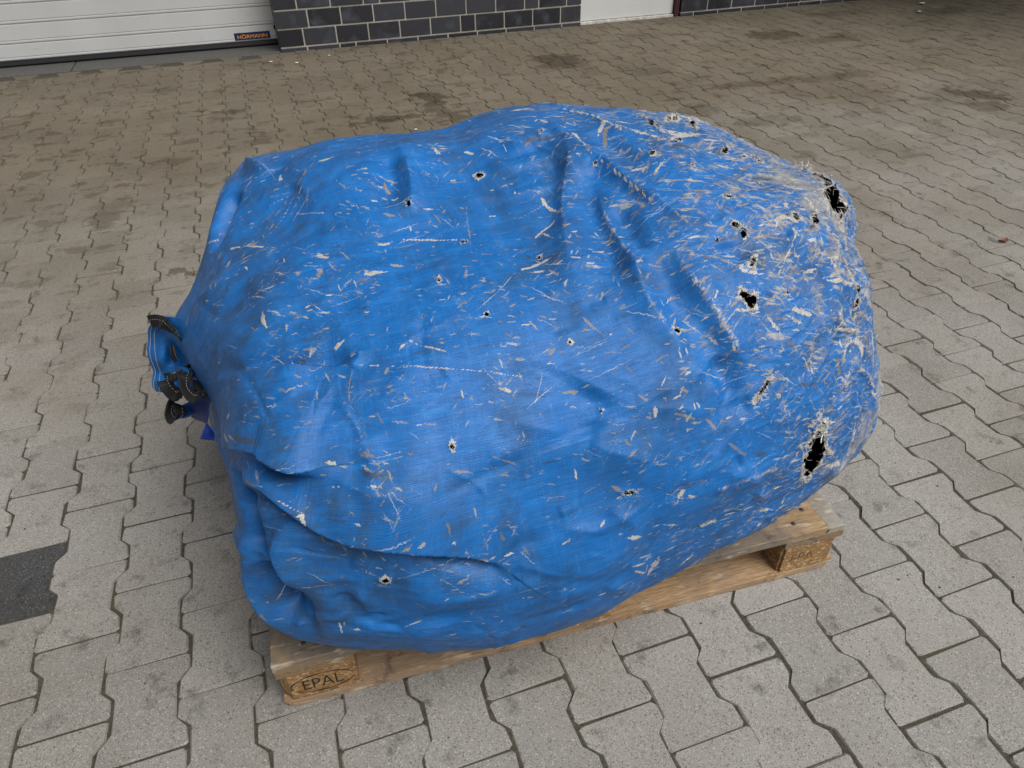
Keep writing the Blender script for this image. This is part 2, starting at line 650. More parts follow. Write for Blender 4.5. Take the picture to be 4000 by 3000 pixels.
lt = link("lettering", text_mesh("H\u00d6RMANN", .232, .034, .028), np_, ORANGE, (2.0825, -.0044, .0865))

# sill slab in front of the garage door
SILL = plain("grey_sill_concrete", (.085, .083, .078), .8, 60, .25)
sill = empty("door_sill", (-1.25, 5.0, 0))
for a, b in ((-2.27, -.32), (-.312, .76), (.768, 2.27)):
    box("sill_slab", a, b, -.03, .262, -.03, .006 if a < .7 else .005, SILL, sill, .003)
tag(sill, "grey concrete sill along the foot of the garage door", None, None, 'structure')

# side wall of the recess behind the brick edge is the wall core; narrow white door
wd = empty("narrow_door", (3.588, 5.045, 0), math.atan(.0101))
tag(wd, "plain white narrow door between the two dark brick walls", "door")
box("door_leaf", .010, .940, .012, .055, .022, 2.2, DOOR2, wd, .003)
box("frame_jamb", 0.000, .0085, .004, .06, 0, 2.22, DOOR2, wd, .001)
box("threshold", .010, .940, -.012, .03, -.01, .0185, plain("weathered_threshold", (.50, .48, .43), .7, 30, .3), wd, .003)
RED = plain("dark_red_post_paint", (.050, .010, .011), .5, 40, .35)
rp = box("red_post", 4.532, 4.574, 5.03, 5.10, -.01, 3.0, RED, None, .003)
tag(rp, "dark red post between the narrow white door and the right brick wall", "post")
lintel = box("door_lintel", 3.588, 4.579, 5.03, 5.45, 3.0, 5.2, MORTAR, None)
tag(lintel, "rendered lintel wall above the narrow white door", "lintel")
lint2 = box("door_lintel", -3.545, 1.019, 5.02, 5.45, 2.55, 5.2, MORTAR, None)
tag(lint2, "rendered lintel wall above the ribbed garage door", "lintel")

# ------------------------------------------------------------------ pallet
def wood_mat(name, a, b, weather, along=(1, 14, 14), grey=(.20, .175, .145)):
    t = NT(name)
    P = t.obj(); r = t.rnd()
    Q = t.vmath('ADD', P, t.vmath('SCALE', (1.7, .6, .9), t.math('MULTIPLY', r, 9)))
    M = t.map(Q, along)
    g = t.noise(M, 9, 5, .65, 1.2)
    fib = t.noise(t.map(Q, (along[0] * 4, along[1] * 9, along[2] * 9)), 12, 3, .6)
    col = t.mix(t.mr(g, .36, .64), a, b)
    col = t.mix(t.mr(fib, .45, .7, 0, .8), col, tuple(x * .42 for x in a))
    w = t.noise(Q, 5, 4, .65)
    col = t.mix(t.mr(w, .42, .56, 0, weather), col, grey)
    d = t.noise(Q, 14, 4, .7)
    col = t.mix(t.mr(d, .56, .68, 0, .8), col, (.055, .043, .032))
    pale = t.noise(t.map(Q, (3, 9, 9)), 6, 3, .6)
    col = t.mix(t.mr(pale, .58, .70, 0, .7), col, (.60, .50, .37))
    t.p(Base_Color=col, Roughness=.85, Normal=t.bump(t.math('ADD', g, t.math('MULTIPLY', fib, .7)), .0022))
    return t.mat


def chip_mat():
    t = NT("pressed_chip_block")
    P = t.obj(); r = t.rnd()
    Q = t.vmath('ADD', P, t.vmath('SCALE', (1, 1, 1), t.math('MULTIPLY', r, 9)))
    v = t.voro(t.map(Q, (150, 210, 320)), 1.0, out='Color')
    s = t.n.new('ShaderNodeSeparateColor'); t.l.new(v, s.inputs[0])
    n = t.noise(Q, 30, 4, .7)
    col = t.mix(s.outputs[0], (.19, .098, .036), (.38, .225, .090))
    col = t.mix(t.mr(s.outputs[1], .88, .92), col, (.50, .37, .20))
    col = t.mix(t.mr(n, .55, .72, 0, .7), col, (.10, .055, .022))
    t.p(Base_Color=col, Roughness=.85, Normal=t.bump(t.math('ADD', s.outputs[2], n), .0022))
    return t.mat


WOOD_TOP = wood_mat("weathered_deck_board", (.32, .205, .10), (.54, .375, .21), 1.0, grey=(.20, .163, .125))
WOOD_X = wood_mat("cross_board_wood", (.25, .155, .075), (.38, .25, .13), .4, along=(14, 1, 14))
WOOD_LOW = wood_mat("bottom_board_wood", (.36, .21, .10), (.60, .40, .225), .4)
SPLINTER = wood_mat("splintered_grey_end", (.24, .20, .15), (.36, .32, .25), .8, grey=(.34, .32, .28))
CHIP = chip_mat()
BRAND = plain("burnt_brand", (.020, .011, .008), .9, 90, .5)
BRAND_FAINT = plain("worn_brand", (.15, .082, .034), .9, 60, .6)
NAIL = plain("rusty_nail", (.055, .024, .014), .6, 300, .4)
pal = empty("wooden_pallet", (.6150, -.4974, 0), -.0530)
tag(pal, "weathered wooden euro pallet under the blue bag with EPAL brands on its corner blocks", "pallet")
ys = [(0, .145), (.18625, .28625), (.3275, .4725), (.51375, .61375), (.655, .80)]
for k, (a, b) in enumerate(ys):
    if k == 0:
        # the front board has lost its skin at the right-hand end
        o = box("deck_board", 0, 1.152, a, b, .1222, .1442, WOOD_TOP, pal, .0018)
        e = box("splintered_end", 1.1505, 1.2, a, b, .1222, .1405, SPLINTER, o, .003)
        me = e.data
        bm = bmesh.new(); bm.from_mesh(me)
        for v in bm.verts:
            if v.co.x > 1.19: v.co.x -= random.uniform(0, .010); v.co.z -= random.uniform(0, .002)
            if v.co.x < 1.16: v.co.x += random.uniform(-.003, .006)
        bm.to_mesh(me); bm.free()
    else:
        box("deck_board", 0, 1.2, a, b, .1222, .1442, WOOD_TOP, pal, .0018)
bx = [(0, .145), (.5275, .6725), (1.055, 1.2)]
for (a, b) in bx:
    box("cross_board", a + .001, b - .001, .001, .799, .1002, .1220, WOOD_X, pal, .0015)
blocks = {}
for i, (a, b) in enumerate(bx):
    for j, (c, d) in enumerate([(0, .10), (.3275, .4725), (.70, .80)]):
        bm = box_geo(a + .002, b - .002, c + .002, d - .002, .0222, .1000, 0)
        # corner blocks have their outer vertical edges cut off
        for e in [e for e in bm.edges if abs(e.verts[0].co.z - e.verts[1].co.z) > .01]:
            x, y = e.verts[0].co.x, e.verts[0].co.y
            e.tag = True
        vert = [e for e in bm.edges if abs(e.verts[0].co.z - e.verts[1].co.z) > .01]
        big = [e for e in vert if (i == 0 and e.verts[0].co.x < .05 or i == 2 and e.verts[0].co.x > 1.15) and (j == 0 and e.verts[0].co.y < .05 or j == 2 and e.verts[0].co.y > .75)]
        bmesh.ops.bevel(bm, geom=big, offset=.017, segments=1, affect='EDGES')
        vert2 = [e for e in bm.edges if abs(e.verts[0].co.z - e.verts[1].co.z) > .01 and e.calc_length() > .05 and e.calc_face_angle(0) > 1.2]
        bmesh.ops.bevel(bm, geom=vert2, offset=.006, segments=2, affect='EDGES')
        me = bpy.data.meshes.new("block"); bm.to_mesh(me); bm.free()
        blocks[(i, j)] = link("block", me, pal, CHIP)
for (c, d) in [(0, .10), (.3275, .4725), (.70, .80)]:
    bm = box_geo(0, 1.2, c, d, 0.0002, .0220, 0)
    bmesh.ops.bevel(bm, geom=[e for e in bm.edges if abs(e.verts[0].co.x - e.verts[1].co.x) > .5 and e.verts[0].co.z > .01], offset=.005, segments=2, affect='EDGES')
    vert = [e for e in bm.edges if abs(e.verts[0].co.z - e.verts[1].co.z) > .01 and e.calc_length() > .015]
    if c != .3275:
        bmesh.ops.bevel(bm, geom=[e for e in vert if (e.verts[0].co.y < .05 if c == 0 else e.verts[0].co.y > .75)], offset=.017, segments=1, affect='EDGES')
    me = bpy.data.meshes.new("bottom_board"); bm.to_mesh(me); bm.free()
    link("bottom_board", me, pal, WOOD_LOW)


def ring_geo(rx, rz, w, a0, a1, n=56, jit=0.0):
    V, F = [], []
    for k in range(n + 1):
        t = a0 + (a1 - a0) * k / n
        d = w / 2 * (1 + jit * math.sin(7 * t + 1))
        V += [((rx - d) * math.cos(t), 0, (rz - d) * math.sin(t)), ((rx + d) * math.cos(t), 0, (rz + d) * math.sin(t))]
    for k in range(n): F.append((2 * k, 2 * k + 1, 2 * k + 3, 2 * k + 2))
    return V, F


def brand(block, cx, faint):
    me = text_mesh("EPAL", .074, .031, -.004)
    bm = bmesh.new(); bm.from_mesh(me)
    arcs = [(.25, 3.45), (3.75, 6.10)] if not faint else [(1.2, 3.5)]
    if faint:
        for v in bm.verts: pass
        dele = [f for f in bm.faces if f.calc_center_median().x > .014 or f.calc_center_median().z < -.006]
        bmesh.ops.delete(bm, geom=dele, context='FACES')
    for a0, a1 in arcs:
        V, F = ring_geo(.0585, .0275, .0026 if not faint else .0022, a0, a1, jit=.35)
        vs_ = [bm.verts.new(v) for v in V]
        for f in F: bm.faces.new([vs_[i] for i in f])
    bm.to_mesh(me); bm.free()
    return link("brand", me, block, BRAND_FAINT if faint else BRAND, (cx, .0014, .0600))


brand(blocks[(0, 0)], .079, False)
brand(blocks[(2, 0)], 1.120, True)
for x, y in [(1.085, .030), (1.125, .060), (1.085, .105), (.060, .035), (.095, .11), (.57, .03), (.63, .11), (1.125, .115)]:
    g = Geo()
    n = 9
    ring = lambda r, z: [(x + r * math.cos(2 * math.pi * k / n), y + r * math.sin(2 * math.pi * k / n), z) for k in range(n)]
    V = ring(.0055, .1438) + ring(.0050, .1452) + [(x, y, .1456)]
    F = [(k, (k + 1) % n, n + (k + 1) % n, n + k) for k in range(n)] + [(n + k, n + (k + 1) % n, 2 * n) for k in range(n)]
    g.add(V, F)
    g.build("nail", NAIL, pal)

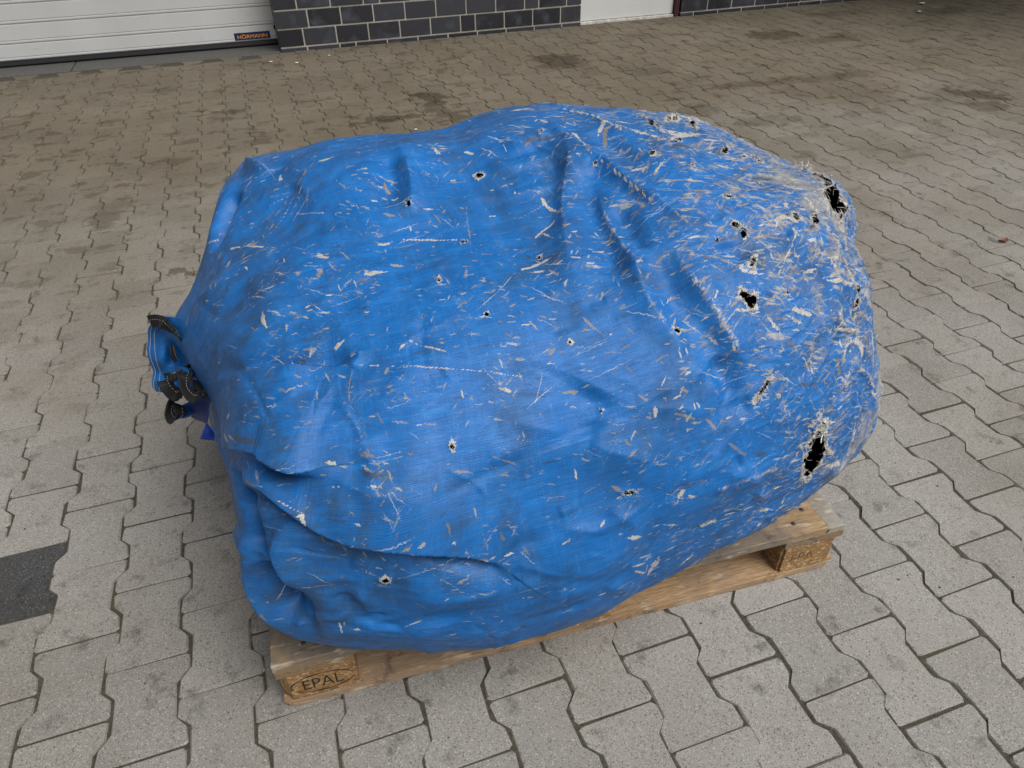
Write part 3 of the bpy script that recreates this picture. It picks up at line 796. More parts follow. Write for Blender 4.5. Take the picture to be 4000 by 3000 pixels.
# ------------------------------------------------------------------ the blue bag
NVc, NUc = 36, 40
NET = np.array([595,-83,408,597,-91,408,599,-99,409,602,-106,410,604,-113,412,606,-120,415,608,-125,419,609,-128,424,609,-129,429,609,-130,434,609,-130,439,609,-129,444,609,-128,449,608,-126,454,606,-123,459,604,-118,463,602,-111,466,599,-104,469,597,-96,470,595,-88,471,593,-80,472,591,-72,472,589,-63,472,588,-55,471,586,-47,470,585,-40,467,584,-35,463,584,-32,458,584,-30,453,584,-30,448,584,-30,443,585,-31,438,585,-32,432,585,-34,427,586,-38,422,586,-43,417,588,-51,413,589,-59,411,591,-67,409,593,-75,409,589,-86,358,594,-104,358,601,-124,359,607,-143,362,612,-161,367,617,-177,375,620,-189,385,622,-197,398,624,-201,410,625,-202,423,625,-202,436,625,-201,448,625,-199,461,624,-194,474,621,-186,486,617,-173,497,611,-157,505,604,-138,510,596,-118,513,589,-98,514,584,-79,515,578,-58,516,573,-38,515,568,-17,512,563,3,507,559,20,500,558,33,490,559,41,479,561,46,467,564,47,455,566,46,443,567,45,430,567,42,417,567,36,403,568,27,390,569,13,378,571,-4,369,574,-24,363,578,-45,359,583,-65,358,583,-88,307,592,-118,307,601,-148,309,608,-178,313,614,-207,322,619,-232,334,622,-250,351,624,-262,370,626,-269,390,627,-271,410,629,-272,430,629,-271,449,630,-268,470,630,-261,490,629,-248,510,626,-228,528,622,-202,542,613,-173,550,602,-142,554,590,-111,555,580,-81,555,571,-49,555,562,-17,552,552,15,546,545,46,537,543,73,525,545,94,510,550,108,493,555,116,476,561,119,458,565,119,440,568,117,421,569,113,400,568,105,379,565,90,358,561,69,340,559,41,325,562,10,315,567,-23,310,574,-56,307,582,-92,258,589,-131,259,598,-171,261,607,-211,268,615,-249,280,619,-281,297,621,-306,320,624,-322,346,626,-331,373,628,-335,400,630,-335,427,631,-335,453,633,-331,480,634,-323,508,635,-306,534,637,-280,558,637,-246,577,632,-207,588,620,-166,593,605,-125,593,592,-86,592,581,-44,589,572,-2,585,564,40,577,564,80,566,569,117,550,573,146,530,578,166,508,585,178,485,588,183,460,590,184,436,592,184,411,591,179,384,595,166,355,596,143,327,589,113,302,578,76,282,570,35,269,571,-8,261,575,-50,258,577,-94,210,581,-141,211,592,-191,216,608,-242,225,615,-288,240,617,-328,262,619,-359,289,622,-380,322,626,-390,357,629,-395,391,632,-396,425,634,-395,459,637,-391,493,640,-381,527,647,-361,560,653,-329,588,656,-288,610,654,-240,625,645,-189,631,630,-140,631,616,-92,628,606,-42,623,599,9,618,600,63,612,608,118,604,616,169,590,621,209,569,625,235,541,628,248,508,629,253,475,629,253,441,643,244,404,655,231,367,657,214,330,646,190,295,625,156,264,601,111,240,581,61,224,573,9,215,574,-43,211,575,-95,170,579,-150,171,597,-208,178,616,-268,189,620,-323,206,619,-370,230,620,-407,262,623,-431,301,628,-444,342,633,-449,383,637,-449,424,641,-449,464,645,-444,504,653,-432,545,664,-408,583,674,-372,616,680,-324,641,679,-268,657,672,-210,664,659,-153,664,646,-97,662,638,-38,658,633,24,655,635,96,656,642,172,657,652,238,648,659,286,626,660,315,591,663,327,549,669,324,501,691,302,442,705,288,393,710,276,349,706,259,307,690,233,268,662,194,233,625,145,205,593,87,186,576,25,175,575,-36,171,585,-96,138,597,-159,141,615,-224,149,629,-292,159,629,-354,177,627,-407,203,628,-448,239,630,-476,282,635,-490,329,641,-496,375,647,-497,421,653,-495,467,658,-490,514,670,-476,560,686,-449,604,699,-408,641,706,-354,669,705,-291,687,699,-227,694,689,-165,693,677,-101,692,668,-31,692,659,46,695,660,137,706,676,226,712,692,301,705,695,356,679,692,386,638,693,397,588,719,364,504,736,341,438,745,329,385,747,318,336,741,300,290,727,271,246,699,228,208,658,172,177,613,108,155,585,40,143,581,-28,138,614,-97,122,627,-165,126,642,-235,133,652,-308,141,650,-375,158,648,-432,187,649,-477,225,651,-506,270,655,-522,319,661,-527,369,668,-528,418,674,-526,468,682,-520,519,696,-505,569,714,-476,616,729,-432,656,736,-373,687,734,-306,705,726,-236,714,720,-171,712,709,-103,711,698,-24,716,682,66,727,687,165,742,709,259,750,725,337,739,730,389,706,725,421,661,728,422,596,754,385,504,768,364,436,774,353,381,775,342,330,770,324,281,757,293,235,732,247,195,693,187,164,647,119,141,613,48,127,607,-25,122,652,-98,115,664,-169,118,677,-244,122,681,-322,127,679,-393,144,678,-454,173,678,-501,212,679,-531,259,682,-547,310,688,-552,361,695,-552,413,703,-550,467,713,-542,522,729,-526,575,748,-495,625,763,-449,667,768,-387,699,765,-316,718,755,-241,728,749,-172,728,742,-102,727,728,-15,737,710,83,753,719,185,769,743,279,774,762,353,757,767,404,719,760,438,673,763,432,598,785,396,504,797,377,435,801,367,378,802,357,327,797,338,277,786,306,229,764,258,188,729,196,156,686,125,133,652,51,119,645,-23,114,702,-99,115,712,-172,117,720,-251,119,720,-333,119,718,-407,134,717,-471,162,716,-520,201,717,-550,248,720,-566,299,725,-570,352,732,-569,406,741,-565,463,753,-557,520,770,-539,576,788,-507,628,799,-458,671,802,-394,704,798,-321,724,789,-244,735,781,-169,739,780,-97,739,762,-6,754,745,96,773,757,195,787,781,283,785,801,352,761,805,403,722,798,438,676,799,435,602,818,399,506,828,379,434,832,370,378,832,359,326,828,341,276,819,309,229,799,260,188,769,198,156,732,126,134,701,51,120,695,-24,115,752,-100,117,759,-175,118,762,-257,115,760,-345,110,757,-421,125,755,-488,151,754,-537,190,755,-569,237,757,-584,288,762,-588,342,768,-586,396,778,-582,456,791,-572,517,809,-552,576,823,-517,630,829,-466,674,831,-400,707,829,-326,728,823,-247,740,813,-164,750,812,-87,756,794,7,773,781,107,792,796,201,800,822,281,790,841,348,762,845,399,722,837,435,676,836,434,603,851,399,506,860,381,434,863,371,378,863,361,326,859,343,276,851,311,229,834,262,188,808,199,156,777,126,135,752,51,122,747,-25,117,800,-100,118,804,-177,118,804,-262,112,799,-357,101,797,-434,116,794,-502,143,794,-551,184,795,-584,231,797,-600,282,800,-605,334,805,-604,387,814,-599,447,828,-588,510,842,-564,574,851,-526,631,857,-473,676,861,-407,711,861,-331,733,858,-251,745,850,-166,757,841,-73,776,827,21,794,821,116,808,839,202,810,864,278,794,881,343,764,883,395,723,875,431,675,873,432,602,885,399,506,891,382,433,893,373,378,893,363,326,890,345,276,883,312,229,869,263,188,847,200,156,821,127,135,801,51,123,797,-25,118,846,-100,119,848,-180,118,847,-267,111,840,-368,93,839,-446,110,838,-513,141,838,-563,183,839,-597,230,840,-614,279,842,-621,328,845,-621,379,851,-617,438,862,-605,502,872,-574,574,881,-534,632,889,-481,680,893,-413,715,894,-336,738,893,-255,751,888,-168,763,873,-59,797,864,32,813,865,120,822,883,201,817,906,276,799,919,340,766,921,392,724,913,427,675,910,428,601,918,399,505,922,383,433,924,375,377,923,365,326,921,347,276,915,314,229,903,265,188,885,201,157,864,128,136,848,51,124,845,-25,120,893,-100,119,894,-181,118,892,-271,110,884,-378,87,884,-457,106,885,-523,140,886,-576,180,886,-611,226,887,-630,274,887,-637,323,889,-637,372,892,-634,429,899,-616,500,908,-583,575,916,-543,635,924,-489,683,928,-420,719,930,-341,742,930,-259,756,927,-171,768,915,-59,805,908,39,829,913,121,832,928,200,824,946,274,804,957,339,770,957,389,725,951,424,674,947,425,599,951,398,504,954,384,432,955,376,377,954,367,326,952,349,276,948,316,229,938,266,188,924,202,157,907,128,136,895,51,125,892,-25,120,939,-100,119,939,-181,118,938,-271,111,932,-382,84,932,-462,102,933,-530,134,934,-583,174,934,-619,220,935,-638,268,935,-644,318,936,-644,367,937,-642,423,941,-619,498,948,-584,575,955,-544,635,961,-490,684,965,-421,720,966,-342,744,967,-260,757,965,-172,769,959,-63,804,955,41,837,959,120,836,971,199,827,983,273,805,991,338,770,991,388,723,987,422,672,983,422,595,984,398,502,985,385,431,986,378,377,985,369,326,984,350,276,980,318,229,973,268,188,963,203,157,950,129,136,941,52,125,939,-25,121,986,-100,120,985,-182,118,984,-272,112,981,-385,83,982,-468,99,983,-537,129,983,-591,169,984,-625,215,984,-644,264,984,-651,313,984,-651,362,985,-649,417,987,-623,497,990,-586,575,995,-546,636,999,-491,685,1002,-422,721,1003,-343,745,1004,-260,759,1003,-173,770,1000,-67,802,1000,40,840,1003,118,838,1010,197,827,1018,272,804,1023,337,769,1023,386,722,1020,420,669,1017,419,591,1017,398,500,1017,386,430,1017,380,376,1016,371,326,1016,352,276,1013,320,229,1008,270,188,1001,205,157,993,130,136,987,53,125,985,-25,121,1031,-100,120,1031,-182,119,1031,-272,113,1031,-387,84,1031,-473,95,1032,-543,126,1033,-596,167,1033,-630,213,1033,-649,262,1033,-656,311,1033,-657,359,1034,-656,414,1033,-627,496,1034,-589,575,1036,-548,637,1038,-493,686,1040,-423,723,1041,-344,746,1041,-261,760,1040,-174,771,1040,-70,802,1042,38,841,1043,116,837,1047,195,826,1051,270,803,1054,335,767,1054,385,720,1052,419,667,1050,418,588,1048,398,498,1048,387,429,1048,381,376,1047,373,325,1047,354,276,1046,321,229,1043,271,188,1039,206,157,1035,131,136,1032,53,125,1031,-24,121,1077,-100,120,1077,-182,119,1078,-272,113,1079,-387,85,1081,-477,93,1081,-546,125,1082,-599,166,1082,-633,213,1082,-652,263,1082,-659,311,1082,-661,358,1082,-659,413,1080,-629,496,1078,-591,576,1078,-549,638,1078,-494,687,1078,-425,724,1078,-345,748,1078,-262,761,1078,-175,772,1079,-72,802,1081,35,840,1081,113,836,1082,191,824,1083,266,801,1083,331,766,1083,381,719,1083,414,665,1081,414,587,1079,395,498,1079,385,429,1078,379,376,1078,371,325,1078,352,276,1078,320,229,1078,270,188,1078,205,157,1077,130,136,1077,53,125,1077,-25,121,1125,-100,120,1125,-182,119,1126,-272,114,1130,-387,89,1132,-479,94,1132,-548,126,1133,-601,167,1133,-635,215,1133,-654,264,1133,-661,313,1132,-662,360,1132,-660,416,1129,-631,498,1126,-593,577,1125,-551,639,1125,-496,689,1125,-426,725,1125,-346,749,1125,-263,763,1125,-176,774,1126,-72,803,1128,33,839,1128,110,835,1129,188,823,1129,262,800,1129,327,764,1129,377,717,1129,409,663,1128,411,586,1126,392,497,1125,382,428,1125,377,376,1125,368,325,1125,350,276,1125,318,229,1125,268,188,1125,203,157,1125,129,136,1125,52,125,1125,-25,121,1174,-100,120,1174,-182,119,1176,-272,116,1181,-384,94,1183,-477,99,1184,-547,130,1184,-600,171,1184,-635,219,1184,-653,269,1183,-659,318,1183,-660,366,1183,-658,422,1179,-630,502,1176,-594,579,1175,-553,640,1174,-498,690,1174,-427,727,1174,-347,751,1174,-263,765,1175,-176,776,1175,-71,806,1176,31,839,1176,109,835,1177,186,823,1177,260,800,1177,325,764,1177,375,717,1177,407,662,1176,407,584,1175,389,496,1175,380,428,1174,375,375,1174,366,325,1174,348,276,1174,316,229,1174,266,188,1174,202,157,1174,128,136,1174,51,125,1174,-25,121,1224,-100,120,1224,-183,119,1225,-272,117,1231,-380,101,1234,-473,106,1234,-543,138,1234,-596,179,1234,-631,227,1234,-649,276,1234,-656,326,1233,-656,374,1233,-654,432,1229,-628,512,1225,-594,587,1224,-554,648,1224,-499,699,1224,-429,737,1224,-348,762,1224,-264,776,1224,-176,788,1225,-70,819,1225,29,848,1225,108,846,1225,186,835,1225,261,812,1225,325,775,1225,374,726,1225,406,669,1224,406,589,1224,386,497,1224,377,427,1224,372,375,1224,364,325,1224,346,276,1224,314,229,1224,264,188,1224,200,157,1224,127,136,1224,50,125,1224,-26,121,1273,-100,120,1274,-183,120,1275,-271,119,1280,-375,108,1283,-468,115,1283,-538,147,1283,-591,188,1283,-626,235,1283,-644,285,1283,-651,334,1283,-651,382,1282,-649,442,1278,-625,521,1275,-595,594,1274,-556,657,1273,-501,709,1273,-430,748,1273,-350,774,1274,-265,788,1274,-176,800,1275,-69,833,1274,25,855,1274,105,855,1274,185,847,1274,261,824,1273,326,787,1273,375,736,1273,407,678,1273,404,592,1273,383,498,1273,374,426,1273,370,375,1273,361,325,1273,344,276,1273,312,229,1273,263,188,1273,199,157,1273,126,136,1273,50,125,1273,-26,121,1323,-100,120,1323,-183,120,1324,-271,120,1329,-371,114,1332,-462,123,1332,-532,155,1332,-585,196,1332,-620,244,1331,-639,293,1331,-646,342,1332,-648,390,1332,-646,451,1327,-624,529,1324,-596,602,1323,-557,665,1323,-502,718,1323,-432,759,1323,-350,785,1323,-265,801,1324,-175,814,1326,-68,847,1325,17,859,1324,98,860,1324,180,853,1323,257,832,1323,324,796,1323,374,745,1323,406,686,1323,399,593,1323,379,498,1323,371,425,1323,367,375,1323,359,325,1323,341,276,1323,310,229,1323,261,188,1323,198,157,1323,125,136,1323,49,125,1323,-26,121,1378,-100,121,1378,-182,121,1379,-269,122,1383,-365,119,1386,-454,130,1386,-524,161,1386,-578,202,1386,-613,249,1386,-631,298,1386,-639,347,1386,-640,395,1386,-638,458,1381,-618,536,1379,-591,609,1378,-554,673,1378,-500,728,1378,-429,770,1378,-348,797,1379,-263,814,1381,-173,829,1385,-71,857,1383,7,860,1380,85,859,1380,169,853,1379,248,835,1379,316,800,1378,368,750,1378,401,690,1378,390,590,1378,374,497,1377,367,424,1377,363,374,1377,355,325,1377,338,276,1377,306,229,1377,258,188,1377,195,157,1377,123,137,1377,48,126,1377,-27,121,1442,-100,122,1443,-181,123,1444,-266,124,1447,-359,125,1450,-446,136,1450,-515,167,1450,-568,208,1450,-603,254,1450,-622,303,1450,-629,351,1450,-630,399,1450,-628,464,1446,-610,542,1443,-585,616,1443,-548,682,1443,-495,738,1443,-425,782,1444,-345,811,1446,-260,830,1451,-168,849,1455,-76,867,1453,-1,867,1449,73,861,1447,153,851,1447,233,833,1446,301,798,1445,353,747,1445,388,687,1443,374,583,1443,364,495,1443,360,423,1442,357,374,1442,350,325,1442,333,277,1442,301,230,1442,254,190,1442,192,159,1442,120,139,1442,46,128,1442,-28,123,1508,-100,124,1509,-180,125,1509,-263,127,1513,-354,129,1515,-438,142,1515,-507,173,1515,-559,214,1515,-593,260,1515,-611,308,1515,-618,356,1515,-619,403,1514,-617,469,1511,-603,541,1509,-578,614,1509,-542,680,1509,-489,737,1511,-420,781,1514,-340,811,1518,-255,832,1524,-164,852,1525,-78,861,1524,-5,864,1523,68,860,1519,140,844,1517,212,819,1515,277,782,1514,326,730,1513,357,667,1510,349,570,1509,345,491,1509,343,422,1508,340,374,1508,334,326,1508,317,278,1508,287,232,1508,241,191,1508,181,161,1508,113,140,1508,41,130,1508,-30,125,1574,-100,126,1575,-179,127,1575,-261,129,1578,-348,133,1580,-430,149,1580,-497,180,1580,-549,219,1580,-583,265,1580,-601,313,1580,-608,361,1579,-608,409,1577,-605,473,1574,-595,539,1572,-571,609,1574,-536,673,1576,-482,730,1581,-412,776,1591,-332,811,1590,-254,822,1591,-169,834,1593,-82,846,1594,-11,850,1593,59,847,1591,128,832,1589,194,806,1586,252,765,1585,298,713,1582,322,644,1577,323,559,1575,322,487,1575,321,421,1574,319,374,1574,313,326,1574,297,279,1574,269,233,1574,225,193,1574,168,162,1574,103,142,1574,34,131,1574,-34,127,1641,-100,129,1641,-178,130,1642,-258,133,1645,-343,139,1646,-421,157,1646,-487,187,1646,-538,227,1646,-572,272,1646,-590,320,1645,-597,368,1644,-597,415,1641,-594,476,1636,-584,539,1632,-562,604,1634,-526,668,1639,-472,726,1649,-401,774,1658,-328,800,1661,-252,811,1662,-171,820,1663,-86,830,1662,-18,835,1662,50,833,1661,116,821,1660,179,795,1658,234,756,1657,276,704,1651,294,631,1644,298,553,1642,300,485,1641,299,422,1641,298,376,1641,292,328,1641,277,281,1640,250,235,1640,208,195,1640,154,165,1640,92,145,1640,27,134,1641,-37,130,1710,-100,140,1711,-175,140,1712,-252,143,1717,-332,151,1719,-407,169,1718,-470,199,1717,-519,238,1717,-550,282,1716,-567,329,1714,-573,375,1712,-573,420,1707,-571,477,1701,-561,535,1696,-540,595,1695,-504,655,1702,-452,710,1714,-386,756,1730,-314,785,1740,-242,797,1743,-168,801,1741,-90,806,1737,-28,809,1734,35,807,1733,99,798,1733,158,777,1733,209,741,1733,247,693,1723,261,620,1715,266,548,1712,267,484,1711,267,426,1710,265,380,1710,260,334,1710,246,287,1710,221,243,1710,183,204,1710,134,175,1710,76,155,1710,17,145,1710,-42,141,1782,-100,155,1782,-169,156,1784,-241,159,1791,-315,166,1797,-386,183,1795,-444,212,1794,-489,249,1792,-518,292,1790,-533,336,1786,-538,380,1781,-537,423,1773,-534,473,1765,-523,526,1761,-504,580,1762,-472,633,1767,-423,683,1779,-360,725,1801,-293,756,1821,-227,770,1824,-163,768,1819,-96,765,1815,-40,768,1812,19,768,1809,76,760,1808,131,742,1808,178,712,1807,212,669,1794,223,600,1787,228,537,1784,230,481,1782,230,429,1782,228,385,1782,223,341,1781,211,297,1781,189,254,1781,155,217,1781,110,189,1781,59,170,1781,5,160,1781,-48,156,1851,-100,173,1851,-162,174,1854,-225,177,1859,-292,183,1871,-360,196,1870,-412,223,1869,-452,258,1866,-477,298,1861,-489,340,1854,-492,382,1845,-489,424,1836,-484,467,1828,-474,512,1824,-457,558,1824,-427,604,1828,-383,646,1840,-326,684,1865,-263,716,1894,-203,734,1908,-148,736,1905,-94,726,1896,-51,718,1890,0,716,1886,52,711,1883,101,696,1881,143,670,1870,168,622,1860,182,571,1855,190,521,1853,192,476,1852,192,432,1851,191,391,1851,187,349,1851,176,307,1851,156,267,1851,126,232,1851,86,205,1851,41,188,1851,-7,178,1851,-54,174,1908,-100,205,1908,-152,206,1909,-205,208,1912,-261,214,1919,-317,226,1925,-366,246,1922,-398,277,1917,-419,313,1910,-428,351,1901,-428,389,1891,-425,427,1884,-420,462,1877,-411,498,1874,-396,535,1874,-370,572,1877,-332,608,1888,-283,641,1914,-229,670,1945,-179,687,1966,-131,693,1973,-85,690,1971,-50,684,1965,-12,677,1959,28,667,1952,67,650,1936,96,617,1923,119,580,1916,134,542,1912,142,505,1910,145,469,1909,145,435,1908,144,398,1908,141,361,1908,132,324,1908,115,288,1908,89,257,1908,56,234,1908,18,218,1908,-22,210,1908,-61,206,1960,-100,243,1959,-141,243,1959,-184,245,1960,-228,251,1961,-271,262,1962,-310,278,1960,-339,301,1954,-354,332,1946,-360,365,1938,-360,398,1930,-357,430,1925,-353,457,1920,-346,486,1918,-333,515,1919,-311,545,1924,-280,573,1935,-240,600,1960,-198,623,1987,-157,638,2009,-118,644,2021,-81,645,2026,-52,644,2026,-22,640,2015,6,624,1997,32,600,1983,56,574,1973,75,547,1968,88,519,1965,95,491,1963,97,464,1962,98,438,1961,97,406,1961,94,375,1960,87,343,1960,73,313,1960,53,287,1960,26,266,1960,-5,253,1960,-37,246,1960,-69,243,1996,-99,292,1995,-129,292,1994,-160,294,1992,-191,299,1990,-220,308,1986,-246,321,1980,-265,339,1970,-276,361,1961,-279,385,1956,-279,411,1953,-276,436,1951,-274,456,1951,-269,476,1952,-259,498,1957,-244,520,1966,-222,541,1980,-195,560,1999,-166,575,2017,-136,585,2033,-107,591,2042,-79,592,2041,-59,588,2037,-40,580,2029,-21,569,2021,-1,554,2014,16,536,2008,29,517,2005,38,497,2002,42,478,2001,44,459,2000,44,440,1999,43,416,1998,41,392,1998,36,368,1998,26,345,1998,11,326,1998,-9,310,1997,-31,300,1997,-54,295,1997,-77,293,2014,-97,357,2012,-114,357,2010,-130,358,2008,-147,361,2005,-163,366,2001,-176,375,1996,-185,386,1991,-190,400,1985,-191,415,1981,-190,430,1979,-187,446,1979,-185,457,1981,-182,469,1985,-177,482,1990,-169,494,1997,-158,506,2005,-144,515,2013,-129,521,2019,-113,524,2024,-98,524,2026,-84,522,2027,-73,520,2027,-62,517,2027,-51,512,2026,-40,505,2025,-31,497,2023,-24,486,2022,-20,475,2021,-17,464,2020,-17,454,2019,-17,443,2019,-18,429,2018,-19,415,2018,-23,401,2017,-28,388,2017,-37,376,2017,-48,367,2016,-60,361,2015,-73,358,2014,-85,357,2031,-94,425,2030,-97,425,2030,-101,425,2029,-104,426,2028,-108,428,2027,-111,430,2027,-113,433,2026,-114,436,2026,-114,440,2026,-114,443,2026,-114,447,2026,-114,449,2026,-113,452,2026,-112,454,2027,-110,457,2027,-108,459,2028,-104,460,2029,-101,461,2030,-97,462,2031,-94,462,2032,-90,461,2032,-88,461,2033,-85,461,2033,-83,460,2033,-80,459,2034,-78,457,2034,-77,455,2034,-76,453,2034,-75,450,2034,-75,448,2034,-75,446,2034,-76,442,2033,-76,439,2033,-77,435,2033,-78,432,2033,-80,429,2032,-83,427,2032,-85,426,2032,-88,425,2031,-91,425], float).reshape(NVc, NUc, 3) / 1000.0
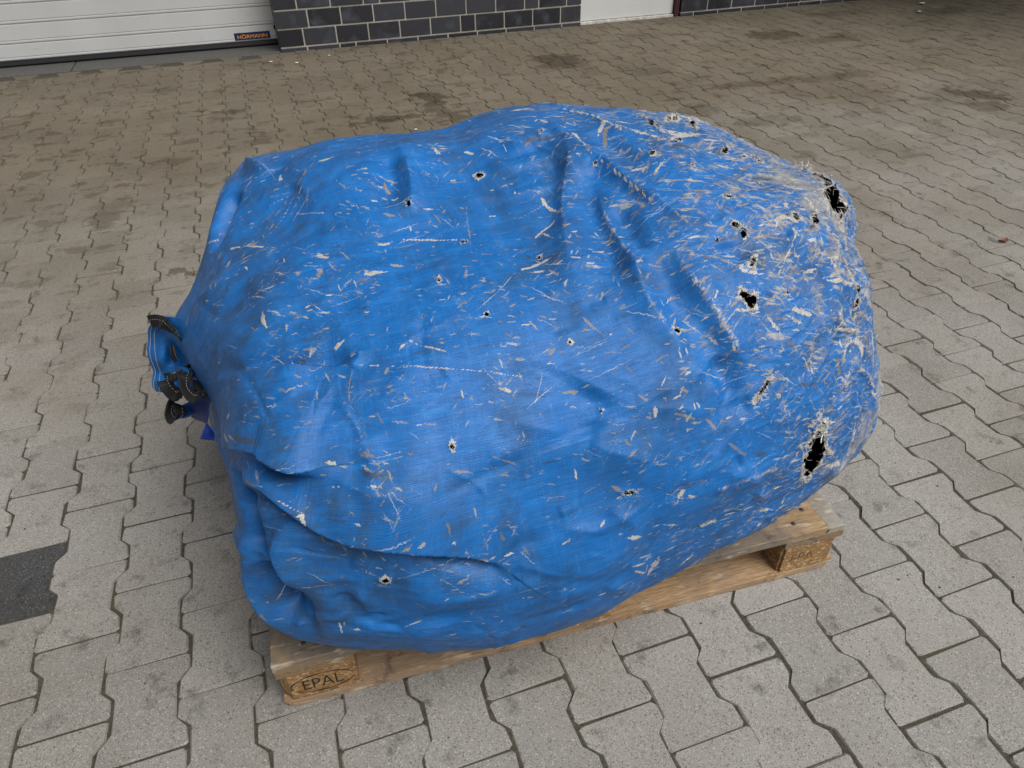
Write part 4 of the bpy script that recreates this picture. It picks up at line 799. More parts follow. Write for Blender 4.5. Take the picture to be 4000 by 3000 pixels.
FOLDS = [["step",[[0.643,-0.395,0.533],[0.687,-0.487,0.577],[0.726,-0.525,0.573],[0.767,-0.546,0.562],[0.828,-0.576,0.541],[0.901,-0.608,0.522],[0.964,-0.624,0.488],[1.003,-0.641,0.453],[1.023,-0.651,0.429]],0.036,0.08,1.15],["step",[[0.596,-0.104,0.371],[0.677,-0.426,0.602],[0.718,-0.476,0.619],[0.749,-0.505,0.615],[0.77,-0.516,0.611],[0.795,-0.524,0.612]],0.02,0.055,1.7],["soft",[[0.749,-0.523,0.592],[0.791,-0.531,0.599],[0.818,-0.535,0.606],[0.853,-0.542,0.613]],-0.01,0.03,0],["soft",[[0.802,-0.464,0.668],[0.828,-0.487,0.659],[0.836,-0.521,0.631]],-0.008,0.035,0],["soft",[[0.64,-0.386,0.525],[0.655,-0.447,0.543],[0.66,-0.49,0.52],[0.659,-0.506,0.472],[0.658,-0.509,0.455]],-0.05,0.018,0],["soft",[[0.666,-0.522,0.444],[0.673,-0.534,0.417],[0.683,-0.548,0.373],[0.693,-0.555,0.319]],-0.045,0.02,0],["soft",[[0.694,-0.549,0.438],[0.709,-0.56,0.407],[0.718,-0.566,0.368],[0.696,-0.557,0.327]],-0.016,0.022,0],["soft",[[0.581,-0.149,0.205],[0.641,-0.462,0.44],[0.64,-0.492,0.382],[0.653,-0.52,0.332],[0.687,-0.542,0.272]],0.018,0.018,0],["step",[[0.732,-0.546,0.534],[0.701,-0.542,0.5],[0.708,-0.555,0.452],[0.728,-0.57,0.381],[0.731,-0.567,0.271]],0.016,0.05,0.9],["soft",[[0.772,-0.586,0.416],[0.784,-0.594,0.385],[0.797,-0.603,0.357]],-0.008,0.018,0],["soft",[[0.797,-0.603,0.357],[0.804,-0.603,0.394],[0.799,-0.595,0.434]],0.007,0.02,0],["soft",[[0.726,-0.57,0.369],[0.692,-0.554,0.313]],0.008,0.012,0],["soft",[[1.02,-0.655,0.413],[0.992,-0.652,0.404],[0.938,-0.644,0.404],[0.896,-0.638,0.406],[0.845,-0.618,0.409]],0.01,0.04,0],["soft",[[0.79,-0.601,0.346],[0.877,-0.634,0.35],[0.961,-0.648,0.339]],-0.007,0.03,0],["step",[[0.863,-0.424,0.704],[0.832,-0.412,0.702],[0.763,-0.389,0.696],[0.685,-0.318,0.651],[0.622,-0.194,0.566]],0.01,0.045,1.2],["soft",[[0.713,-0.261,0.7],[0.758,-0.352,0.706],[0.81,-0.396,0.705],[0.857,-0.406,0.71]],-0.013,0.05,0],["soft",[[0.868,-0.396,0.717],[0.866,-0.412,0.71],[0.852,-0.425,0.701]],0.008,0.015,0],["soft",[[0.61,-0.009,0.63],[0.647,-0.067,0.666],[0.68,-0.082,0.696],[0.698,-0.051,0.711]],0.012,0.035,0],["soft",[[0.68,-0.127,0.691],[0.706,-0.202,0.703],[0.733,-0.277,0.711]],-0.01,0.04,0],["soft",[[0.73,0.148,0.773],[0.701,0.102,0.75],[0.681,0.065,0.725],[0.658,0.045,0.694]],-0.045,0.018,0],["soft",[[0.727,0.201,0.773],[0.687,0.132,0.741],[0.657,0.08,0.698]],0.007,0.02,0],["soft",[[0.755,0.253,0.783],[0.776,0.181,0.795],[0.8,0.133,0.802]],0.022,0.016,0],["soft",[[0.81,0.195,0.804],[0.816,0.088,0.803],[0.842,0.007,0.798]],-0.01,0.028,0],["soft",[[0.837,0.027,0.8],[0.863,0.04,0.814],[0.881,0.073,0.825]],0.008,0.03,0],["soft",[[1.016,0.052,0.842],[1.012,-0.024,0.819],[0.993,-0.097,0.792]],-0.016,0.026,0],["soft",[[1.053,0.04,0.841],[1.04,-0.039,0.814],[1.026,-0.124,0.784]],0.014,0.024,0],["soft",[[0.707,-0.002,0.728],[0.774,0.002,0.762],[0.861,-0.069,0.789],[0.942,-0.099,0.792]],-0.009,0.05,0],["soft",[[0.683,-0.074,0.699],[0.767,-0.085,0.737],[0.85,-0.137,0.763],[0.932,-0.144,0.776]],0.009,0.06,0],["soft",[[0.882,-0.122,0.777],[0.951,-0.186,0.766],[1.048,-0.247,0.762]],-0.007,0.05,0],["soft",[[0.751,-0.273,0.721],[0.824,-0.306,0.731],[0.889,-0.369,0.729],[0.974,-0.421,0.72]],-0.008,0.05,0],["soft",[[1.358,-0.009,0.859],[1.335,-0.085,0.844],[1.304,-0.142,0.818],[1.273,-0.211,0.794],[1.241,-0.308,0.774],[1.23,-0.374,0.757]],0.014,0.028,0],["soft",[[1.323,-0.047,0.851],[1.294,-0.124,0.821],[1.259,-0.2,0.792],[1.231,-0.279,0.775]],-0.013,0.026,0],["soft",[[1.346,-0.123,0.835],[1.336,-0.183,0.816],[1.321,-0.25,0.803],[1.303,-0.338,0.783],[1.292,-0.386,0.769],[1.292,-0.422,0.756]],-0.017,0.026,0],["soft",[[1.344,-0.199,0.815],[1.328,-0.265,0.802],[1.321,-0.329,0.789],[1.321,-0.4,0.77],[1.317,-0.449,0.75]],0.012,0.018,0],["soft",[[1.359,-0.249,0.812],[1.347,-0.323,0.796],[1.343,-0.381,0.781]],-0.016,0.022,0],["soft",[[1.352,0.073,0.86],[1.346,-0.016,0.858],[1.355,-0.054,0.855],[1.367,-0.098,0.847],[1.387,-0.141,0.839],[1.399,-0.191,0.831],[1.407,-0.262,0.821],[1.42,-0.315,0.814],[1.433,-0.362,0.805],[1.447,-0.398,0.794]],0.007,0.012,0],["soft",[[1.35,-0.116,0.838],[1.368,-0.176,0.825],[1.38,-0.228,0.82],[1.392,-0.297,0.811]],-0.01,0.02,0],["soft",[[1.403,0.133,0.856],[1.423,0.095,0.859],[1.432,-0.001,0.866],[1.439,-0.048,0.868],[1.478,-0.096,0.864],[1.518,-0.131,0.857],[1.541,-0.162,0.849],[1.602,-0.172,0.831],[1.695,-0.191,0.811]],0.008,0.012,0],["soft",[[1.399,-0.04,0.862],[1.409,-0.088,0.858],[1.426,-0.145,0.849],[1.448,-0.203,0.842]],-0.012,0.022,0],["soft",[[1.503,-0.082,0.864],[1.542,-0.102,0.856],[1.594,-0.121,0.841],[1.617,-0.158,0.83]],-0.012,0.014,0],["soft",[[1.35,-0.38,0.783],[1.358,-0.426,0.768],[1.366,-0.464,0.75],[1.374,-0.495,0.731],[1.383,-0.528,0.703],[1.4,-0.557,0.67],[1.414,-0.571,0.646]],-0.013,0.032,0],["soft",[[1.383,-0.406,0.78],[1.396,-0.462,0.756],[1.41,-0.506,0.726],[1.428,-0.544,0.688],[1.442,-0.565,0.657]],0.012,0.028,0],["soft",[[1.313,-0.414,0.764],[1.321,-0.466,0.741],[1.335,-0.511,0.713],[1.35,-0.542,0.686]],0.01,0.028,0],["soft",[[1.48,-0.405,0.79],[1.485,-0.431,0.778],[1.494,-0.447,0.768]],-0.01,0.03,0],["soft",[[1.637,-0.387,0.783],[1.601,-0.418,0.771],[1.57,-0.447,0.757]],0.004,0.008,0],["soft",[[1.742,-0.373,0.747],[1.676,-0.449,0.729],[1.681,-0.474,0.702],[1.726,-0.459,0.684]],0.01,0.012,0],["soft",[[1.662,-0.49,0.697],[1.643,-0.521,0.67],[1.672,-0.523,0.647],[1.722,-0.51,0.621]],0.01,0.012,0],["soft",[[1.682,-0.496,0.675],[1.717,-0.494,0.649],[1.717,-0.516,0.616],[1.668,-0.547,0.608]],-0.01,0.013,0],["soft",[[1.637,-0.566,0.591],[1.654,-0.542,0.629],[1.689,-0.527,0.626]],0.01,0.014,0],["soft",[[1.767,-0.409,0.696],[1.771,-0.445,0.656],[1.773,-0.476,0.614]],0.008,0.012,0],["soft",[[1.677,-0.549,0.596],[1.74,-0.537,0.536],[1.768,-0.533,0.49]],0.008,0.012,0],["soft",[[1.193,-0.023,0.826],[1.218,-0.058,0.821],[1.252,-0.069,0.827],[1.298,-0.074,0.838]],0.007,0.014,0],["soft",[[1.211,0.006,0.84],[1.235,-0.029,0.835],[1.273,-0.041,0.84],[1.327,-0.047,0.852]],-0.007,0.014,0],["soft",[[1.235,0.031,0.85],[1.259,-0.002,0.848],[1.301,-0.011,0.853],[1.334,-0.01,0.857]],0.006,0.012,0],["soft",[[1.387,0.035,0.86],[1.358,-0.009,0.859],[1.327,-0.023,0.855]],0.006,0.012,0],["soft",[[1.196,-0.536,0.661],[1.169,-0.561,0.63],[1.169,-0.58,0.603]],-0.012,0.05,0],["soft",[[1.169,-0.582,0.599],[1.215,-0.599,0.575],[1.282,-0.617,0.544]],0.011,0.035,0],["soft",[[1.383,-0.556,0.67],[1.405,-0.576,0.638],[1.419,-0.588,0.612]],-0.014,0.025,0],["soft",[[1.358,-0.553,0.674],[1.387,-0.58,0.631],[1.401,-0.592,0.606]],0.009,0.02,0],["soft",[[1.384,-0.593,0.604],[1.415,-0.592,0.604],[1.447,-0.59,0.602]],-0.008,0.02,0],["soft",[[1.336,-0.64,0.475],[1.403,-0.632,0.479],[1.458,-0.625,0.475],[1.57,-0.608,0.444]],0.01,0.035,0],["soft",[[1.205,-0.636,0.488],[1.292,-0.651,0.419],[1.399,-0.638,0.409]],-0.006,0.05,0]]
HOLES = [[[1.81,-0.244,0.771],0.019,0.0392,-32],[[1.78,-0.299,0.767],0.0248,0.0173,20],[[1.597,-0.604,0.454],0.0196,0.0216,10],[[1.47,-0.498,0.734],0.012,0.006,25],[[1.479,-0.504,0.728],0.0069,0.0077,0],[[1.47,-0.581,0.618],0.0039,0.0112,22],[[1.508,-0.449,0.765],0.0035,0.0071,0],[[1.725,-0.465,0.678],0.004,0.0045,0],[[1.723,-0.479,0.663],0.0065,0.0035,35],[[1.549,-0.494,0.725],0.0036,0.0018,-10],[[1.569,-0.564,0.626],0.0023,0.0023,0],[[1.607,-0.595,0.517],0.0062,0.0019,-15],[[1.343,-0.514,0.712],0.0045,0.0012,0],[[1.696,-0.168,0.813],0.0071,0.0066,-40],[[1.662,-0.169,0.82],0.0022,0.0049,0],[[1.632,-0.148,0.829],0.0043,0.0065,0],[[1.539,-0.317,0.817],0.0081,0.0019,-12],[[1.64,-0.37,0.79],0.0068,0.0044,-30],[[1.631,-0.367,0.793],0.0034,0.0024,0],[[1.515,-0.38,0.798],0.0069,0.0041,40],[[1.52,-0.397,0.791],0.0036,0.0055,-20],[[1.675,-0.38,0.777],0.003,0.0119,-8],[[1.466,-0.402,0.792],0.0013,0.0027,20],[[1.532,-0.032,0.863],0.0055,0.0132,-35],[[1.605,0.01,0.848],0.0098,0.0092,10],[[1.638,-0.017,0.841],0.0035,0.0075,-25],[[1.57,-0.09,0.85],0.0033,0.0033,0],[[1.466,-0.164,0.852],0.004,0.003,0],[[1.518,-0.219,0.841],0.002,0.002,0],[[1.402,-0.257,0.821],0.0023,0.0019,0],[[1.169,-0.053,0.811],0.0075,0.004,-30],[[1.023,-0.1,0.792],0.0053,0.0029,-25],[[1.312,-0.002,0.856],0.0026,0.0048,10],[[1.37,-0.135,0.837],0.003,0.003,0],[[1.089,-0.219,0.766],0.0049,0.0018,15],[[1.022,-0.304,0.753],0.0017,0.0029,0],[[1.071,-0.403,0.732],0.0028,0.0028,0],[[1.2,-0.564,0.631],0.0023,0.0023,0],[[0.969,-0.555,0.623],0.0015,0.0048,-12],[[1.225,-0.628,0.511],0.0089,0.0016,5],[[0.842,-0.611,0.449],0.0048,0.0024,10],[[1.195,-0.307,0.763],0.0022,0.0022,0],[[1.181,-0.477,0.704],0.0016,0.002,0],[[1.556,-0.094,0.854],0.0048,0.0027,0]]
SCUFFS = [[[0.842,0.034,0.804],[0.881,0.073,0.825],0.0042,0.9,1],[[0.885,0.083,0.826],[0.921,0.076,0.835],0.0034,0.9,0],[[0.7,-0.01,0.721],[0.729,-0.034,0.733],0.002,0.9,0],[[0.729,-0.034,0.733],[0.771,-0.079,0.739],0.0022,0.8,0],[[0.845,-0.168,0.756],[0.865,-0.185,0.756],0.0049,0.9,0],[[0.836,-0.22,0.746],[0.855,-0.208,0.751],0.0039,0.8,1],[[0.738,-0.239,0.721],[0.739,-0.279,0.715],0.0042,1,0],[[0.743,-0.247,0.722],[0.777,-0.282,0.728],0.0028,0.5,0],[[0.832,-0.38,0.714],[0.853,-0.372,0.721],0.0023,1,0],[[0.991,-0.022,0.819],[0.997,-0.048,0.809],0.0041,0.8,1],[[0.948,-0.174,0.768],[0.972,-0.175,0.769],0.0029,1,0],[[0.982,-0.17,0.77],[1.089,-0.209,0.767],0.0013,0.9,0],[[0.905,-0.247,0.754],[0.952,-0.255,0.757],0.0046,0.75,0],[[1.109,0.056,0.841],[1.116,0.02,0.836],0.004,1,0],[[1.159,0.029,0.838],[1.18,0.006,0.834],0.0027,1,0],[[0.948,-0.417,0.721],[0.999,-0.451,0.708],0.0009,0.9,0],[[0.927,-0.424,0.717],[0.945,-0.417,0.721],0.0015,0.8,0],[[0.898,-0.455,0.697],[0.911,-0.442,0.707],0.0019,0.8,1],[[1.127,-0.096,0.796],[1.092,-0.258,0.762],0.0009,0.6,1],[[0.869,-0.429,0.703],[1.077,-0.499,0.683],0.0005,0.7,0],[[0.802,-0.091,0.75],[0.845,-0.163,0.757],0.0008,0.6,1],[[1.084,-0.047,0.811],[1.162,-0.059,0.808],0.0014,0.7,1],[[1.039,-0.113,0.788],[1.063,-0.12,0.786],0.0024,0.6,0],[[0.856,-0.426,0.702],[0.841,-0.471,0.674],0.0009,0.6,1],[[0.801,0.001,0.775],[0.911,-0.084,0.796],0.0006,0.7,0],[[0.719,-0.176,0.711],[0.753,-0.225,0.729],0.0007,0.7,0],[[1.038,-0.013,0.824],[1.064,-0.059,0.806],0.0016,0.6,1],[[0.933,0.033,0.833],[0.956,0.028,0.834],0.0026,0.7,1],[[1.252,-0.131,0.807],[1.266,-0.226,0.79],0.0025,0.9,0],[[1.199,-0.254,0.771],[1.262,-0.216,0.791],0.0011,0.8,0],[[1.223,-0.23,0.78],[1.231,-0.279,0.775],0.0023,0.6,0],[[1.154,-0.325,0.754],[1.206,-0.322,0.763],0.0034,0.9,0],[[1.409,-0.054,0.863],[1.448,-0.011,0.867],0.0042,1,0],[[1.404,-0.094,0.856],[1.434,-0.035,0.867],0.0044,0.8,1],[[1.363,-0.014,0.859],[1.371,-0.104,0.846],0.0031,1,0],[[1.329,0.065,0.861],[1.345,0.025,0.86],0.0018,1,0],[[1.371,-0.104,0.846],[1.415,-0.311,0.814],0.0011,0.9,0],[[1.408,0.131,0.856],[1.444,-0.057,0.868],0.0013,0.9,0],[[1.444,-0.057,0.868],[1.518,-0.141,0.856],0.0013,0.9,0],[[1.473,-0.096,0.864],[1.523,-0.101,0.859],0.0042,0.9,0],[[1.541,-0.162,0.849],[1.695,-0.191,0.811],0.0009,0.8,0],[[1.455,-0.176,0.848],[1.432,-0.219,0.836],0.0032,0.7,1],[[1.437,-0.23,0.835],[1.48,-0.189,0.848],0.0016,0.9,0],[[1.485,-0.257,0.833],[1.515,-0.27,0.829],0.0028,1,0],[[1.563,-0.21,0.835],[1.606,-0.221,0.824],0.0022,0.9,0],[[1.463,-0.332,0.815],[1.477,-0.355,0.808],0.005,0.6,1],[[1.424,-0.325,0.813],[1.438,-0.366,0.804],0.0029,0.8,1],[[1.535,-0.396,0.79],[1.583,-0.412,0.776],0.0036,0.6,1],[[1.452,-0.416,0.787],[1.475,-0.419,0.785],0.0032,0.6,1],[[1.21,-0.441,0.728],[1.234,-0.486,0.71],0.0017,0.8,1],[[1.14,-0.487,0.695],[1.157,-0.477,0.702],0.0031,0.8,1],[[1.147,-0.535,0.658],[1.172,-0.536,0.658],0.0036,0.8,1],[[1.716,-0.355,0.773],[1.743,-0.351,0.761],0.0022,0.8,0],[[1.637,-0.391,0.781],[1.55,-0.469,0.746],0.0009,0.9,0],[[1.723,-0.379,0.755],[1.69,-0.445,0.725],0.0029,0.8,0],[[1.778,-0.344,0.739],[1.742,-0.411,0.717],0.0035,0.8,0],[[1.652,-0.474,0.719],[1.708,-0.464,0.694],0.0024,0.9,0],[[1.653,-0.501,0.689],[1.638,-0.537,0.65],0.0014,0.9,0],[[1.642,-0.529,0.66],[1.712,-0.515,0.624],0.0024,1,0],[[1.672,-0.53,0.636],[1.686,-0.542,0.602],0.0017,1,0],[[1.94,-0.206,0.654],[1.811,-0.407,0.645],0.0018,0.8,0],[[1.802,-0.425,0.64],[1.787,-0.511,0.513],0.0019,0.8,0],[[1.628,-0.549,0.632],[1.647,-0.572,0.568],0.0037,0.7,1],[[1.608,-0.49,0.718],[1.627,-0.517,0.683],0.0027,0.7,1],[[1.502,-0.52,0.708],[1.521,-0.541,0.679],0.0025,0.8,0],[[1.539,-0.52,0.701],[1.567,-0.532,0.681],0.0019,0.8,0],[[1.592,-0.467,0.739],[1.632,-0.461,0.738],0.003,0.8,0],[[1.677,-0.268,0.806],[1.702,-0.294,0.798],0.0041,0.8,0],[[1.7,-0.306,0.796],[1.7,-0.343,0.785],0.0026,0.9,0],[[1.639,-0.336,0.802],[1.638,-0.349,0.798],0.0029,1,0],[[1.529,-0.308,0.819],[1.528,-0.322,0.816],0.0016,1,0],[[1.396,-0.466,0.754],[1.428,-0.46,0.762],0.0021,0.7,1],[[1.378,-0.438,0.766],[1.409,-0.436,0.773],0.0021,0.8,1],[[1.347,-0.517,0.71],[1.391,-0.518,0.714],0.0015,0.8,1],[[1.299,-0.343,0.782],[1.272,-0.343,0.775],0.0014,0.6,0],[[1.234,-0.303,0.773],[1.258,-0.319,0.776],0.0014,0.8,1],[[1.234,-0.341,0.766],[1.251,-0.352,0.768],0.0017,1,0],[[1.6,-0.426,0.766],[1.598,-0.447,0.753],0.0024,0.8,1],[[1.051,-0.509,0.675],[1.074,-0.519,0.667],0.0019,1,0],[[1.043,-0.488,0.69],[1.099,-0.507,0.679],0.0007,0.8,0],[[0.792,-0.518,0.617],[0.809,-0.525,0.615],0.0036,0.8,0],[[0.722,-0.516,0.584],[0.755,-0.534,0.577],0.001,0.9,0],[[0.758,-0.535,0.577],[0.762,-0.544,0.562],0.0019,0.9,0],[[0.653,-0.353,0.579],[0.665,-0.397,0.589],0.0019,0.9,0],[[0.833,-0.591,0.509],[0.852,-0.601,0.504],0.0017,0.8,0],[[0.991,-0.62,0.506],[1.0,-0.632,0.478],0.001,0.8,1],[[1.023,-0.618,0.515],[1.039,-0.629,0.491],0.0008,0.6,1],[[1.046,-0.609,0.538],[1.062,-0.632,0.486],0.0006,-0.9,2],[[0.778,-0.595,0.327],[0.789,-0.6,0.325],0.0025,1,0],[[0.758,-0.586,0.341],[0.76,-0.588,0.315],0.0016,1,0],[[0.738,-0.568,0.431],[0.767,-0.581,0.432],0.0014,0.7,1],[[0.931,-0.527,0.653],[0.958,-0.533,0.647],0.0013,0.8,1],[[0.96,-0.573,0.596],[0.991,-0.578,0.588],0.0016,0.7,1],[[1.018,-0.585,0.581],[1.055,-0.593,0.569],0.001,0.7,1],[[0.882,-0.526,0.641],[0.884,-0.517,0.65],0.0009,0.7,1],[[1.022,-0.572,0.603],[1.058,-0.585,0.585],0.0007,0.8,1],[[0.947,-0.612,0.516],[0.956,-0.615,0.511],0.0025,0.8,0],[[0.848,-0.623,0.329],[0.884,-0.636,0.35],0.0009,0.6,0],[[0.786,-0.571,0.514],[0.793,-0.582,0.484],0.0023,0.5,1],[[0.569,0.006,0.37],[0.576,-0.049,0.342],0.0021,1,0],[[1.28,-0.576,0.63],[1.28,-0.588,0.608],0.0019,1,0],[[1.158,-0.538,0.655],[1.172,-0.536,0.658],0.0029,0.8,1],[[1.304,-0.587,0.616],[1.344,-0.597,0.599],0.0022,0.8,1],[[1.359,-0.596,0.601],[1.384,-0.606,0.571],0.0034,0.7,1],[[1.385,-0.609,0.562],[1.442,-0.619,0.51],0.0032,0.6,1],[[1.442,-0.619,0.51],[1.458,-0.627,0.463],0.0021,0.5,1],[[1.324,-0.57,0.648],[1.339,-0.576,0.64],0.0035,0.7,1],[[1.255,-0.561,0.647],[1.273,-0.571,0.636],0.0024,0.7,1],[[1.303,-0.64,0.479],[1.323,-0.635,0.496],0.0034,1,0],[[1.324,-0.639,0.483],[1.336,-0.64,0.475],0.0017,0.9,0],[[1.147,-0.623,0.518],[1.182,-0.616,0.534],0.0011,0.8,1],[[1.196,-0.62,0.528],[1.214,-0.627,0.513],0.0024,0.8,1],[[1.366,-0.643,0.387],[1.395,-0.639,0.389],0.0037,0.9,0],[[1.218,-0.654,0.435],[1.243,-0.655,0.424],0.0034,0.8,0],[[1.209,-0.64,0.479],[1.227,-0.64,0.478],0.0047,0.5,1],[[1.281,-0.65,0.436],[1.326,-0.649,0.412],0.0012,0.8,0],[[1.513,-0.594,0.57],[1.533,-0.61,0.492],0.0012,0.6,1],[[1.507,-0.615,0.491],[1.539,-0.613,0.461],0.0012,0.5,1],[[1.723,-0.569,0.377],[1.707,-0.572,0.469],0.0022,0.9,0],[[1.74,-0.538,0.533],[1.808,-0.516,0.442],0.0025,0.9,0],[[1.646,-0.565,0.586],[1.667,-0.57,0.552],0.002,0.9,0],[[1.323,-0.649,0.429],[1.431,-0.633,0.425],0.0007,0.6,1],[[1.402,-0.631,0.483],[1.458,-0.624,0.479],0.0007,0.6,1],[[1.336,-0.64,0.475],[1.404,-0.637,0.442],0.0007,0.6,1],[[1.171,-0.643,0.468],[1.184,-0.639,0.479],0.0014,0.9,0],[[1.108,-0.648,0.453],[1.125,-0.646,0.459],0.0014,0.9,0],[[1.226,-0.657,0.353],[1.268,-0.653,0.349],0.0015,0.8,0],[[1.24,-0.656,0.339],[1.268,-0.651,0.313],0.0021,1,0],[[1.173,-0.659,0.31],[1.183,-0.659,0.314],0.0018,1,0],[[1.518,-0.619,0.406],[1.54,-0.615,0.402],0.0016,0.9,0],[[1.499,-0.621,0.361],[1.531,-0.614,0.345],0.0017,0.9,0],[[1.559,-0.61,0.344],[1.563,-0.611,0.366],0.0017,0.8,0],[[1.343,-0.637,0.294],[1.362,-0.638,0.31],0.0016,0.9,0],[[1.63,-0.6,0.411],[1.703,-0.578,0.375],0.0045,1,0],[[1.555,-0.606,0.497],[1.594,-0.606,0.398],0.0029,0.8,0],[[1.609,-0.599,0.484],[1.653,-0.594,0.425],0.0036,0.8,0],[[1.71,-0.569,0.482],[1.801,-0.523,0.431],0.0024,0.7,1],[[1.499,-0.617,0.321],[1.522,-0.611,0.311],0.0034,1,0],[[1.581,-0.597,0.299],[1.609,-0.588,0.288],0.0025,1,0],[[1.542,-0.066,0.859],[1.619,-0.079,0.841],0.0119,1,0],[[1.638,0.05,0.839],[1.698,0.005,0.824],0.0078,1,0],[[1.498,-0.121,0.86],[1.575,-0.081,0.85],0.0036,1,0],[[1.598,-0.121,0.84],[1.627,-0.158,0.829],0.0059,0.9,0],[[1.541,0.054,0.859],[1.623,0.067,0.84],0.0023,0.9,0],[[1.649,-0.369,0.789],[1.582,-0.376,0.794],0.0073,0.8,0],[[1.693,-0.257,0.805],[1.75,-0.28,0.787],0.0105,0.6,1],[[1.724,-0.419,0.725],[1.72,-0.473,0.674],0.0061,0.9,0],[[1.709,-0.491,0.661],[1.724,-0.535,0.571],0.005,0.9,0],[[1.728,-0.378,0.753],[1.73,-0.409,0.728],0.0056,0.9,0],[[1.599,-0.599,0.498],[1.634,-0.591,0.51],0.0072,1,0],[[1.594,-0.606,0.41],[1.602,-0.603,0.443],0.005,1,0]]


def crm(n, pos, per):
    """Catmull-Rom weights at positions 0..1 along n control points"""
    m = len(pos)
    M = np.zeros((m, n))
    for k in range(m):
        s = pos[k] * n if per else pos[k] * (n - 1)
        i = int(min(math.floor(s), n - 1 if per else n - 2)); t = s - i
        for o, w in zip((-1, 0, 1, 2), (-.5 * t**3 + t * t - .5 * t, 1.5 * t**3 - 2.5 * t * t + 1, -1.5 * t**3 + 2 * t * t + .5 * t, .5 * t**3 - .5 * t * t)):
            q = (i + o) % n if per else min(max(i + o, 0), n - 1)
            M[k, q] += w
    return M


NV, NU = 780, 1130
_g = np.linspace(0, 1, 4001)
_c = np.cumsum(.22 + .78 * sstep(.0, .06, _g) * sstep(.68, .60, _g))      # the seen side gets the finer mesh
UPOS = np.interp(np.arange(NU) / NU, (_c - _c[0]) / (_c[-1] - _c[0]), _g)
VPOS = np.linspace(0, 1, NV)
D = np.einsum('av,vuc->auc', crm(NVc, VPOS, False), NET)
D = np.einsum('bu,auc->abc', crm(NUc, UPOS, True), D)


def normals(D):
    dv = np.gradient(D, axis=0)
    du = np.roll(D, -1, 1) - np.roll(D, 1, 1)
    N = np.cross(du, dv)
    N /= np.linalg.norm(N, axis=2, keepdims=True) + 1e-12
    if ((D - D.mean((0, 1))) * N).sum() < 0: N = -N
    return N


N = normals(D)
BASE = D.copy()
flat, fn = BASE.reshape(-1, 3), N.reshape(-1, 3)
disp = np.zeros(len(flat))
lat = np.zeros((len(flat), 3))
rub = np.zeros(len(flat))            # where crests rub white
warp = np.stack([noise3(flat * 9, s) for s in (1, 2, 3)], 1) * .006
fw = flat + warp
BN = N.copy()
dvl = np.linalg.norm(np.gradient(BASE, axis=0), axis=2) + 1e-6
dul = np.linalg.norm(np.roll(BASE, -1, 1) - np.roll(BASE, 1, 1), axis=2) / 2 + 1e-6
CREASES = []
for k in range(330):
    iv, iu = int(RNG.uniform(.12, .93) * NV), int(RNG.uniform(.04, .88) * NU)
    x = BASE[iv, iu, 0]
    far = float(sstep(1.2, 1.7, x))
    th = RNG.normal(0, .5) if RNG.random() > far * .75 else RNG.normal(1.1, .7)
    bend = RNG.normal(0, 3.0)
    step, P = .02, []
    fv, fu = float(iv), float(iu)
    for q in range(int(RNG.uniform(3, 13 - 4 * far))):
        a, b = int(np.clip(fv, 2, NV - 3)), int(fu) % NU
        P.append(BASE[a, b].tolist())
        fv += math.cos(th) * step / dvl[a, b]; fu += math.sin(th) * step / dul[a, b]
        th += bend * step + RNG.normal(0, .09)
        if not 8 < fv < NV - 8: break
    if len(P) < 3: continue
    w = RNG.uniform(.005, .016)
    CREASES.append(('soft', P, RNG.choice([-1, 1]) * w * RNG.uniform(.10, .34) * (1 + .5 * far), w, 0))
for kind, P, h, w, ex in FOLDS + CREASES:
    P = spline(P, min(len(P) * 5, 26))
    reach = w * 2.6
    lo, hi = P.min(0) - reach, P.max(0) + reach
    idx = np.where(((fw > lo) & (fw < hi)).all(1))[0]
    if len(idx) == 0: continue
    X, NN = fw[idx], fn[idx]
    best = np.full(len(idx), 9.0); tt = np.zeros(len(idx)); sgn = np.zeros(len(idx)); sd_ = np.zeros((len(idx), 3))
    m = len(P) - 1
    for k in range(m):
        a, b = P[k], P[k + 1]
        ab = b - a
        l2 = ab @ ab + 1e-12
        t = np.clip(((X - a) @ ab) / l2, 0, 1)
        v = X - (a + t[:, None] * ab)
        v = v - (v * NN).sum(1)[:, None] * NN * .7
        d = np.linalg.norm(v, axis=1)
        side = np.cross(NN, ab / math.sqrt(l2))
        u = d < best
        best[u] = d[u]; tt[u] = (k + t[u]) / m
        sgn[u] = np.sign((v[u] * side[u]).sum(1)); sd_[u] = side[u]
    tp = np.clip(np.minimum(tt, 1 - tt) * 2 / .55, 0, 1)
    if kind == 'step': tp = np.clip(np.minimum(tt, 1 - tt) * 2, 0, 1)
    tp = .06 + .94 * (tp * tp * (3 - 2 * tp))
    endfade = np.where((tt <= 0) | (tt >= 1), .9, 1.0)
    amp = h * tp * endfade
    d = best
    if kind == 'soft':
        disp[idx] += amp * (np.exp(-(d / w) ** 2) if h < 0 else .5 * np.exp(-(d / w) ** 2) + .5 * np.exp(-d / (w * .75)) * np.exp(-(d / (2 * w)) ** 2))
        if h > 0: rub[idx] = np.maximum(rub[idx], tp * np.exp(-(d / min(w * .45, .009)) ** 2) * min(1, h / .012))
    else:
        up = sgn > 0                   # the lobe that hangs over
        lobe = np.where(up, np.exp(-(d / w) ** 1.7), np.exp(-(d / .010) ** 2))
        disp[idx] += amp * lobe
        gap = np.where(~up, np.exp(-((d - .017) / .017) ** 2), 0)
        disp[idx] -= amp * ex * gap
        lat[idx] -= sd_ * (amp * .8 * np.where(up, np.exp(-(d / .03) ** 2), np.exp(-(d / .010) ** 2)))[:, None]
n1 = noise3(flat * np.array([5, 6, 6.]), 11)
n2 = noise3(flat * np.array([13, 16, 16.]) + n1[:, None] * .6, 12)
